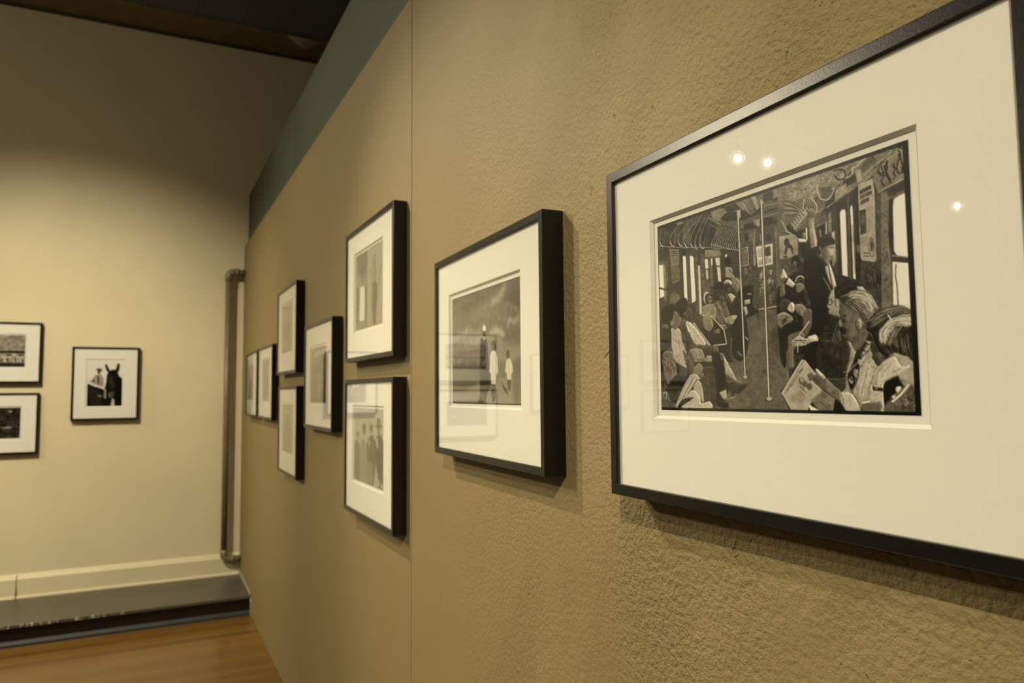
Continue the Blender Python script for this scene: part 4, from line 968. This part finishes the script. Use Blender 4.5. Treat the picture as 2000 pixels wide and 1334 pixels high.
BW = .022*U; LIP = .0085*U; MATT = .0145*U
def framed(label, x0, x1, z0, z1, op, pr, tones, place, t=.0615, back=.001, group='black framed photographs', name='framed_photograph'):
    """x0..z1 outer frame, op opening of the mat, pr printed image (all units on the wall); place() -> (origin, rotation)"""
    xc = (x0+x1)/2
    loc, rot = place(xc, z0)
    e = thing(name, label, 'framed photograph', loc, rot, group)
    w0, w1 = (x0-xc)*U, (x1-xc)*U; h = (z1-z0)*U; T = t*U
    bk = -back*U; b = .0011
    bm = bmesh.new()
    sweep_ring(bm, w0, w1, 0, h, [(0, bk), (0, -T+b), (b*.3, -T+b*.3), (b, -T), (BW-b*.7, -T), (BW, -T+b*.7), (BW, -T+.030), (BW*.45, -T+.030), (BW*.45, bk)])
    from_bm('frame', bm, M['frame'], e)
    f = lambda q: ((q[0]-xc)*U, (q[1]-xc)*U, (q[2]-z0)*U, (q[3]-z0)*U)
    o0, o1, oz0, oz1 = f(op); p0, p1, pz0, pz1 = f(pr)
    g = .0002
    bm = bmesh.new()                                                # mat with bevelled window
    yf, yb = -T+LIP, -T+MATT
    d = MATT-LIP
    L = [(w0+BW-.0+g, h-BW-g, BW+g, w1-BW-g)]
    W0, W1, H0, H1 = w0+BW+g, w1-BW-g, BW+g, h-BW-g
    def rect(a0, a1, c0, c1, y): return [bm.verts.new(p) for p in ((a0, y, c0), (a1, y, c0), (a1, y, c1), (a0, y, c1))]
    R = [rect(W0, W1, H0, H1, yf), rect(o0, o1, oz0, oz1, yf), rect(o0+d*.9, o1-d*.9, oz0+d*.9, oz1-d*.9, yb), rect(W0, W1, H0, H1, yb)]
    for A, B in zip(R, R[1:]+R[:1]):
        for k in range(4): bm.faces.new((A[k], A[(k+1) % 4], B[(k+1) % 4], B[k]))
    from_bm('mat_board', bm, M['matboard'], e)
    pp_ = boxobj('print_paper', (o0-.008, yb+.0006, oz0-.008), (o1+.008, yb+.0012, oz1+.008), M['paper'], e)
    tone_sheet('print', tones, (p0, p1), (pz0, pz1), yb+.0002, pp_)
    boxobj('backing_board', (W0, yb+.0016, H0), (W1, yb+.0045, H1), M['backing'], e)
    boxobj('glass', (W0, -T+.0022, H0), (W1, -T+.0042, H1), M['glass'], e)
    return e

BR = -.03647; XS = -2.948
def on_left_part(xc, z0): return W(xc, 0, z0), Matrix.Identity(3)
def on_right_part(cr, xm, a=0., b=0., zm=.13):
    def pl(xc, z0):
        # rotation in the wall's plane by cr about (xm, zm), the wall's own turn, a slight lean
        x, z = xc+cr*(z0-zm), z0-cr*(xc-xm)
        y = BR*(x-XS)+a*(z-zm)+b*(x-xm)
        ex = Vector((1, BR+b, -cr)).normalized(); ez = Vector((cr, a, 1)); ez = (ez-ex*ez.dot(ex)).normalized()
        ey = ez.cross(ex)
        return W(x, y, z), Matrix((ex, ey, ez)).transposed()
    return pl
X0 = -9.027
def on_far(yc, z0): return W(X0, yc, z0), Matrix.Rotation(math.radians(90), 3, 'Z')

def opening(p, m=.0145): return (p[0]-m, p[1]+m, p[2]-m, p[3]+m)

G1 = 'black framed photographs on the khaki partition'
G2 = 'black framed photographs on the far cream wall'
pr = (-1.1265, -.594, -.0365, .3185)
framed('largest and nearest black framed photograph, crowded subway car, on textured khaki plaster', -1.2841, -.4312, -.2114, .4626,
       (-1.1435, -.577, -.053, .3325), pr, T_SUBWAY, on_right_part(-.0054, -.85, .003, .0154), back=.008, group=G1)
framed('black framed photograph of three standing figures under clouds, left of the subway photograph', -2.4593, -1.5999, -.2146, .4621,
       (-2.331, -1.752, -.052, .332), (-2.311, -1.764, -.039, .3145), T_FIGURES, on_right_part(-.0009, -2.4), group=G1)
framed('black framed photograph with raised hand and white dress, upper one beside the wall joint', -3.8593, -3.0117, .1566, .8316,
       (-3.718, -3.197, .300, .711), (-3.70, -3.2125, .3145, .6965), T_HAND, on_left_part, group=G1)
framed('black framed photograph of four people in coats, directly below the raised hand photograph', -3.8621, -3.0113, -.6041, .0666,
       (-3.727, -3.178, -.451, -.062), (-3.711, -3.193, -.4365, -.0785), T_COATS, on_left_part, group=G1)
framed('single black framed grey photograph at mid height between the two stacked pairs', -4.9808, -4.1624, -.2253, .4371,
       opening((-4.836, -4.364, -.061, .285)), (-4.836, -4.364, -.061, .285), T_ROOM, on_left_part, group=G1)
framed('upper black framed photograph of the farther stacked pair, hazy cloudy picture', -6.1294, -5.2991, .1444, .8048,
       opening((-5.98, -5.51, .31, .682)), (-5.98, -5.51, .31, .682), T_CLOUD, on_left_part, group=G1)
framed('lower black framed photograph of the farther stacked pair, pale archway picture', -6.035, -5.2502, -.604, .0499,
       opening((-5.908, -5.448, -.442, -.088)), (-5.908, -5.448, -.442, -.088), T_ARCH, on_left_part, group=G1)
framed('second farthest black framed photograph on the khaki wall, half hidden by the stacked pair', -7.2389, -6.3837, -.2282, .4167,
       opening((-7.06, -6.60, -.069, .299)), (-7.06, -6.60, -.069, .299), T_SMALL1, on_left_part, group=G1)
framed('farthest black framed photograph on the khaki wall, next to the brown pipe', -8.1791, -7.3322, -.2289, .4128,
       opening((-8.11, -7.64, -.065, .288)), (-8.11, -7.64, -.065, .288), T_SMALL2, on_left_part, group=G1)
framed('black framed upright photograph of a rider and a dark horse on the cream wall', -1.7077, -1.0718, -.2725, .5097,
       opening((-1.561, -1.234, -.1225, .367)), (-1.561, -1.234, -.1225, .367), T_HORSE, on_far, group=G2)
framed('upper black framed crowd photograph of the pair cut by the left picture edge', -2.83, -1.98, .123, .752,
       opening((-2.684, -2.126, .292, .618)), (-2.684, -2.126, .292, .618), T_CROWD, on_far, group=G2)
framed('lower black framed dark landscape photograph of the pair cut by the left picture edge', -2.84, -1.988, -.600, .026,
       opening((-2.692, -2.146, -.436, -.125)), (-2.692, -2.146, -.436, -.125), T_LAND, on_far, group=G2)
framed('black framed upright photograph seen only mirrored in the glass of the three figures photograph', -4.0, -3.33, -.28, .50,
       opening((-3.83, -3.50, -.12, .35)), (-3.83, -3.50, -.12, .35), T_REF1, on_far, group=G2)
framed('black framed upright photograph faintly mirrored at the left edge of the largest glass', -5.2, -4.56, -.24, .54,
       opening((-5.04, -4.72, -.10, .39)), (-5.04, -4.72, -.10, .39), T_REF1, on_far, group=G2)
framed('black framed wide photograph, upper one faintly mirrored in the largest glass', -6.27, -5.43, .14, .77,
       opening((-6.12, -5.58, .29, .61)), (-6.12, -5.58, .29, .61), T_REF2, on_far, group=G2)
framed('black framed wide photograph, lower one faintly mirrored in the largest glass', -6.27, -5.43, -.59, .04,
       opening((-6.12, -5.58, -.44, -.12)), (-6.12, -5.58, -.44, -.12), T_REF2, on_far, group=G2)

# ------------------------------------------------------------------ the room
CEIL = 4.1415; ZTOP = 1.7293; YT = .0435; ZT2 = 2.3499
LZ = -2.05; LX = -7.97                      # ledge top height and front edge
YL = -13.5; XR = 5.2; YB = 2.6
def wb(p): return tuple(W(*p))
def ubox(name, lo, hi, m, kind='structure', parent=None): return boxobj(name, wb(lo), wb(hi), m, parent, kind)
ubox('floor', (X0-.3, YL-.2, -EYE-.15), (XR+.2, YB+.2, -EYE), M['floor'])
ubox('ceiling', (X0-.3, YL-.2, CEIL), (XR+.2, YB+.2, CEIL+.2), M['ceiling'])
ubox('wall_far', (X0-.2, YL-.2, -EYE), (X0, YB+.2, CEIL), M['cream'])
ubox('wall_left', (X0, YL-.2, -EYE), (XR, YL, CEIL), M['greywall'])
ubox('wall_back', (XR, YL-.2, -EYE), (XR+.2, YB+.2, CEIL), M['greywall'])
ubox('wall_right', (X0, YB, -EYE), (XR, YB+.2, CEIL), M['greywall'])
# dark edge and flat brown board on the ceiling along the far wall
ubox('trim_1', (X0, YL, CEIL-.035), (X0+.07, YB, CEIL), M['edge'])
ubox('trim_2', (X0+.07, YL, CEIL-.02), (X0+.56, YB, CEIL), M['beam'])
# cream skirting band, then a low painted ledge in front of the far wall
def lp(x, z): return ((x)*U, (z+EYE)*U)
for ya, yb_ in ((YL, -2.134), (-2.126, 0)):
    prism('baseboard_far', [lp(X0, LZ), lp(X0+.075, LZ), lp(X0+.07, LZ+.02), lp(X0+.05, LZ+.03), lp(X0+.045, -1.86), lp(X0+.02, -1.825), lp(X0, -1.81)], 'y', ya*U, yb_*U, M['creamband'], kind='structure')
boxobj('baseboard_far', wb((X0, -2.134, LZ)), wb((X0+.035, -2.126, -1.83)), M['strip'], kind='structure')
tr = prism('trim_3', [lp(X0, -EYE), lp(LX-.02, -EYE), lp(LX-.02, LZ-.03), lp(LX, LZ-.028), lp(LX, LZ-.005), lp(LX-.012, LZ), lp(X0, LZ)], 'y', YL*U, .02*U, M['riser'], kind='structure')
tr['label'] = 'dark red-black riser of the low ledge'
prism('trim_4', [lp(X0+.075, LZ), lp(LX+.006, LZ), lp(LX+.006, LZ-.022), lp(LX+.012, LZ-.02), lp(LX+.012, LZ+.004), lp(X0+.075, LZ+.006)], 'y', YL*U, .0, M['ledge'], kind='structure')
prism('trim_5', [lp(LX-.02, -EYE), lp(LX+.03, -EYE), lp(LX+.028, -EYE+.022), lp(LX+.0, -EYE+.045), lp(LX-.02, -EYE+.048)], 'y', YL*U, .0, M['shoe'], kind='structure')
# pale strip scribed round the ledge at the end of the partition
bm = bmesh.new()
pth = [(X0+.06, LZ+.05), (LX-.1, LZ+.022), (LX+.02, LZ-.02), (LX+.055, LZ-.05), (LX+.055, -EYE)]
inn = [(X0+.06, LZ+.004), (LX-.12, LZ+.004), (LX+.013, LZ-.0), (LX+.016, LZ-.05), (LX+.033, -EYE)]
for (a, b) in zip(range(4), range(1, 5)):
    q = [pth[a], pth[b], inn[b], inn[a]]
    A = [bm.verts.new(wb((p[0], -.012, p[1]))) for p in q]; B = [bm.verts.new(wb((p[0], 0.0, p[1]))) for p in q]
    bm.faces.new(A); bm.faces.new(B[::-1])
    for i in range(4): bm.faces.new((A[i], A[(i+1) % 4], B[(i+1) % 4], B[i]))
from_bm('trim_6', bm, M['strip'], kind='structure')
# teal partition behind, khaki boards in front with the slight turn at the joint
ubox('wall_partition_teal', (X0+.001, YT, -EYE), (-6.004, YT+.12, ZT2), M['teal'])
ubox('wall_partition_teal', (-6.000, YT+.001, -EYE), (XS, YT+.12, ZT2), M['teal'])
bm = bmesh.new()
yb2 = lambda x: BR*(x-XS)
pts = [(X0+.001, YT), (XS, YT), (XR, yb2(XR)+YT), (XR, yb2(XR)), (XS+.004, yb2(XS+.004)), (XS+.002, .004), (XS-.002, .004), (XS-.004, 0), (X0+.001, 0)]
nseg = len(pts)
for z0, z1 in ((-EYE, ZTOP),):
    A = [bm.verts.new(wb((p[0], p[1], z0))) for p in pts]; B = [bm.verts.new(wb((p[0], p[1], z1))) for p in pts]
    bm.faces.new(A); bm.faces.new(B[::-1])
    for i in range(nseg): bm.faces.new((A[i], A[(i+1) % nseg], B[(i+1) % nseg], B[i]))
from_bm('wall_partition', bm, M['plaster'], kind='structure')

# ------------------------------------------------------------------ pipe in the corner
PX = X0+.10; PY = -.178; R_ = .034*U
pp = thing('corner_pipe', 'brown painted steel pipe standing upright in the corner of the cream wall', 'pipe', wb((PX, PY, -1.93)))
ox, oy, oz = wb((PX, PY, -1.93))
def rel(x, y, z): a = wb((x, y, z)); return (a[0]-ox, a[1]-oy, a[2]-oz)
zt, zbm = 1.40, -1.86
bm = bmesh.new(); tube(bm, [rel(PX, PY, zbm+.06), rel(PX, PY, zt-.06)], R_)
from_bm('riser_pipe', bm, M['pipe'], pp, smooth=True)
def arc(zc, sg):
    return [rel(PX, PY+.06-.06*math.cos(a), zc+sg*(-.06+.06*math.sin(a))) for a in np.linspace(0, math.pi/2, 9)]
for zc, sg in ((zt, 1), (zbm, -1)):
    a = arc(zc, sg)
    bm = bmesh.new()
    tube(bm, [(a[0][0], a[0][1], a[0][2]-sg*.03)]+a+[(a[-1][0], a[-1][1]+.02, a[-1][2])], R_*1.18)
    from_bm('elbow', bm, M['pipe'], pp, smooth=True)
    bm = bmesh.new(); tube(bm, [a[-1], rel(PX, -.002, zc)], R_)
    from_bm('branch_pipe', bm, M['pipe'], pp, smooth=True)
    bm = bmesh.new(); tube(bm, [(a[-1][0], a[-1][1]+.01, a[-1][2]), (a[-1][0], a[-1][1]+.03, a[-1][2])], R_*1.3)
    from_bm('collar', bm, M['pipe'], pp, smooth=True)

# little bent sheet hanging from the ceiling by the partition
bm = bmesh.new()
zc = CEIL-.02
P3 = [(X0+.56, .36, zc), (X0+.60, .55, zc-.02), (X0+.54, .74, zc-.004), (X0+.46, .58, zc-.075), (X0+.50, .46, zc-.04)]
up = [bm.verts.new(wb(p)) for p in P3]; dn = [bm.verts.new(wb((p[0]+.006, p[1], p[2]+.006))) for p in P3]
cU = bm.verts.new(wb((X0+.53, .53, zc-.05))); cD = bm.verts.new(wb((X0+.536, .53, zc-.044)))
for i in range(5):
    j = (i+1) % 5
    bm.faces.new((up[i], up[j], cU)); bm.faces.new((dn[j], dn[i], cD)); bm.faces.new((up[i], dn[i], dn[j], up[j]))
tag(from_bm('peeling_sheet', bm, M['flap']), 'small pale bent sheet peeling from the dark ceiling near the partition top', 'ceiling sheet')

# ------------------------------------------------------------------ gallery track lights, plus one added fill
def spot(name, pos, target, power, angle, blend=.8, radius=.018, col=(1, .865, .605)):
    l = bpy.data.lights.new(name, 'SPOT'); l.energy = power; l.color = col
    l.spot_size = math.radians(angle); l.spot_blend = blend; l.shadow_soft_size = radius
    o = bpy.data.objects.new(name, l); COL.objects.link(o)
    o.location = pos; o.rotation_euler = (Vector(target)-Vector(pos)).to_track_quat('-Z', 'Y').to_euler()
    return o
def fixture(pos, target, label, emit=True):
    pos = Vector(pos); d = (Vector(target)-pos).normalized()
    e = thing('track_light', label, 'track light', (pos.x, pos.y, CEIL*U+EYE*U), group='black track lights under the ceiling')
    off = pos-e.location
    bm = bmesh.new(); tube(bm, [off-d*.17, off-d*.16, off-d*.03, off-d*.012], [.02, .042, .05, .054], 24, caps=False)
    hs = from_bm('lamp_housing', bm, M['blackmetal'], e, smooth=True)
    bm = bmesh.new(); tube(bm, [off-d*.19, off-d*.165], [.014, .022], 16)
    from_bm('housing_cap', bm, M['blackmetal'], hs, smooth=True)
    bm = bmesh.new(); bmesh.ops.create_icosphere(bm, subdivisions=3, radius=.017, matrix=Matrix.Translation(off-d*.055))
    from_bm('bulb', bm, M['bulb'], hs, smooth=True)
    bm = bmesh.new(); tube(bm, [Vector((0, 0, -.03)), off-d*.12], .008, 12)
    from_bm('stem', bm, M['blackmetal'], e)
    boxobj('track_adapter', (-.03, -.06, -.045), (.03, .06, -.028), M['blackmetal'], e)
    return e
def track(name, lo, hi, label):
    tag(boxobj(name, wb(lo), wb(hi), M['blackmetal']), label, 'track rail', 'black track rails under the ceiling')
LAMPS = [
 # position, target, power, angle, blend, label
 ((1.38, -2.16, 3.40), (-1.5, 0, .45), 172, 50, 1., 'black track light behind the camera, to the right of the largest photograph'),
 ((-3.0, -1.50, 3.40), (-1.1, 0, .5), 118, 48, 1., 'black track light above the middle of the room, turned to the khaki partition'),
 ((-3.6, -2.85, 3.40), (-1.1, 0, .5), 62, 54, 1., 'black track light second from the middle, turned to the three figures photograph'),
 ((-2.95, -1.75, 3.40), (-5.4, -.95, .45), 150, 79, 1., 'black track light turned to the rider and horse photograph'),
 ((-1.3, -4.2, 3.30), (-5.4, .1, 2.5), 30, 84, 1., 'added fill lamp in a black track housing, wide beam on the upper cream wall'),  # added fill with no known source, lifts the upper far wall
 ((-2.9, -3.9, 3.40), (-5.4, -3.4, .5), 130, 78, 1., 'black track light turned to the left part of the cream wall'),
]
for p, t, pw, an, bl, lb in LAMPS:
    spot('gallery_spot', p, t, pw, an, bl)
    fixture(p, t, lb)
# the three lamps mirrored in the largest glass
for k, (p, lb) in enumerate([((-4.38, -3.50, 3.17), 'black track light mirrored as the left bright dot in the largest glass'),
              ((-4.37, -3.80, 3.17), 'black track light mirrored as the middle bright dot in the largest glass'),
              ((-4.95, -6.93, 3.28), 'black track light mirrored as the right bright dot in the largest glass')]):
    t = (-.5, -.1, 1.65)
    fixture(p, t, lb)
    spot('gallery_spot', p, (-2.2, 0, .5), (66, 66, 12)[k], 100, 1.)
track('track_rail', (1.9, -13, CEIL-.05), (2.0, -.6, CEIL-.0), 'black lighting track rail under the ceiling behind the camera')
track('track_rail', (-5.05, -13, CEIL-.05), (-4.95, -.6, CEIL-.0), 'black lighting track rail under the ceiling in the middle of the room')
track('track_rail', (-7.4, -13, CEIL-.05), (-7.3, -5.0, CEIL-.0), 'black lighting track rail under the ceiling nearest the far cream wall')

w = bpy.data.worlds.new('World'); scn.world = w; w.use_nodes = True
w.node_tree.nodes['Background'].inputs[0].default_value = (1, .85, .6, 1)
w.node_tree.nodes['Background'].inputs[1].default_value = .0

# ------------------------------------------------------------------ camera
F_PX = 1426.82; yaw, pit, rol = [math.radians(a) for a in (26.5796, 3.8927, -.4839)]
fwd = Vector((-math.cos(yaw)*math.cos(pit), math.sin(yaw)*math.cos(pit), math.sin(pit)))
r = fwd.cross(Vector((0, 0, 1))).normalized(); u = r.cross(fwd)
r2 = r*math.cos(rol)+u*math.sin(rol); u2 = -r*math.sin(rol)+u*math.cos(rol)
cam = bpy.data.cameras.new('camera'); co = bpy.data.objects.new('camera', cam); COL.objects.link(co)
Rm = Matrix((r2, u2, -fwd)).transposed()
co.matrix_world = Matrix.Translation(W(0, -1, 0)) @ Rm.to_4x4()
cam.sensor_fit = 'HORIZONTAL'; cam.sensor_width = 36; cam.lens = F_PX/2000*36
cam.clip_start = .02; cam.clip_end = 60
cam.dof.use_dof = True; cam.dof.focus_distance = .8; cam.dof.aperture_fstop = 8
scn.camera = co

scn.view_settings.view_transform = 'Standard'; scn.view_settings.look = 'None'
scn.view_settings.gamma = 1; scn.view_settings.use_curve_mapping = False
scn.view_settings.exposure = 1.56
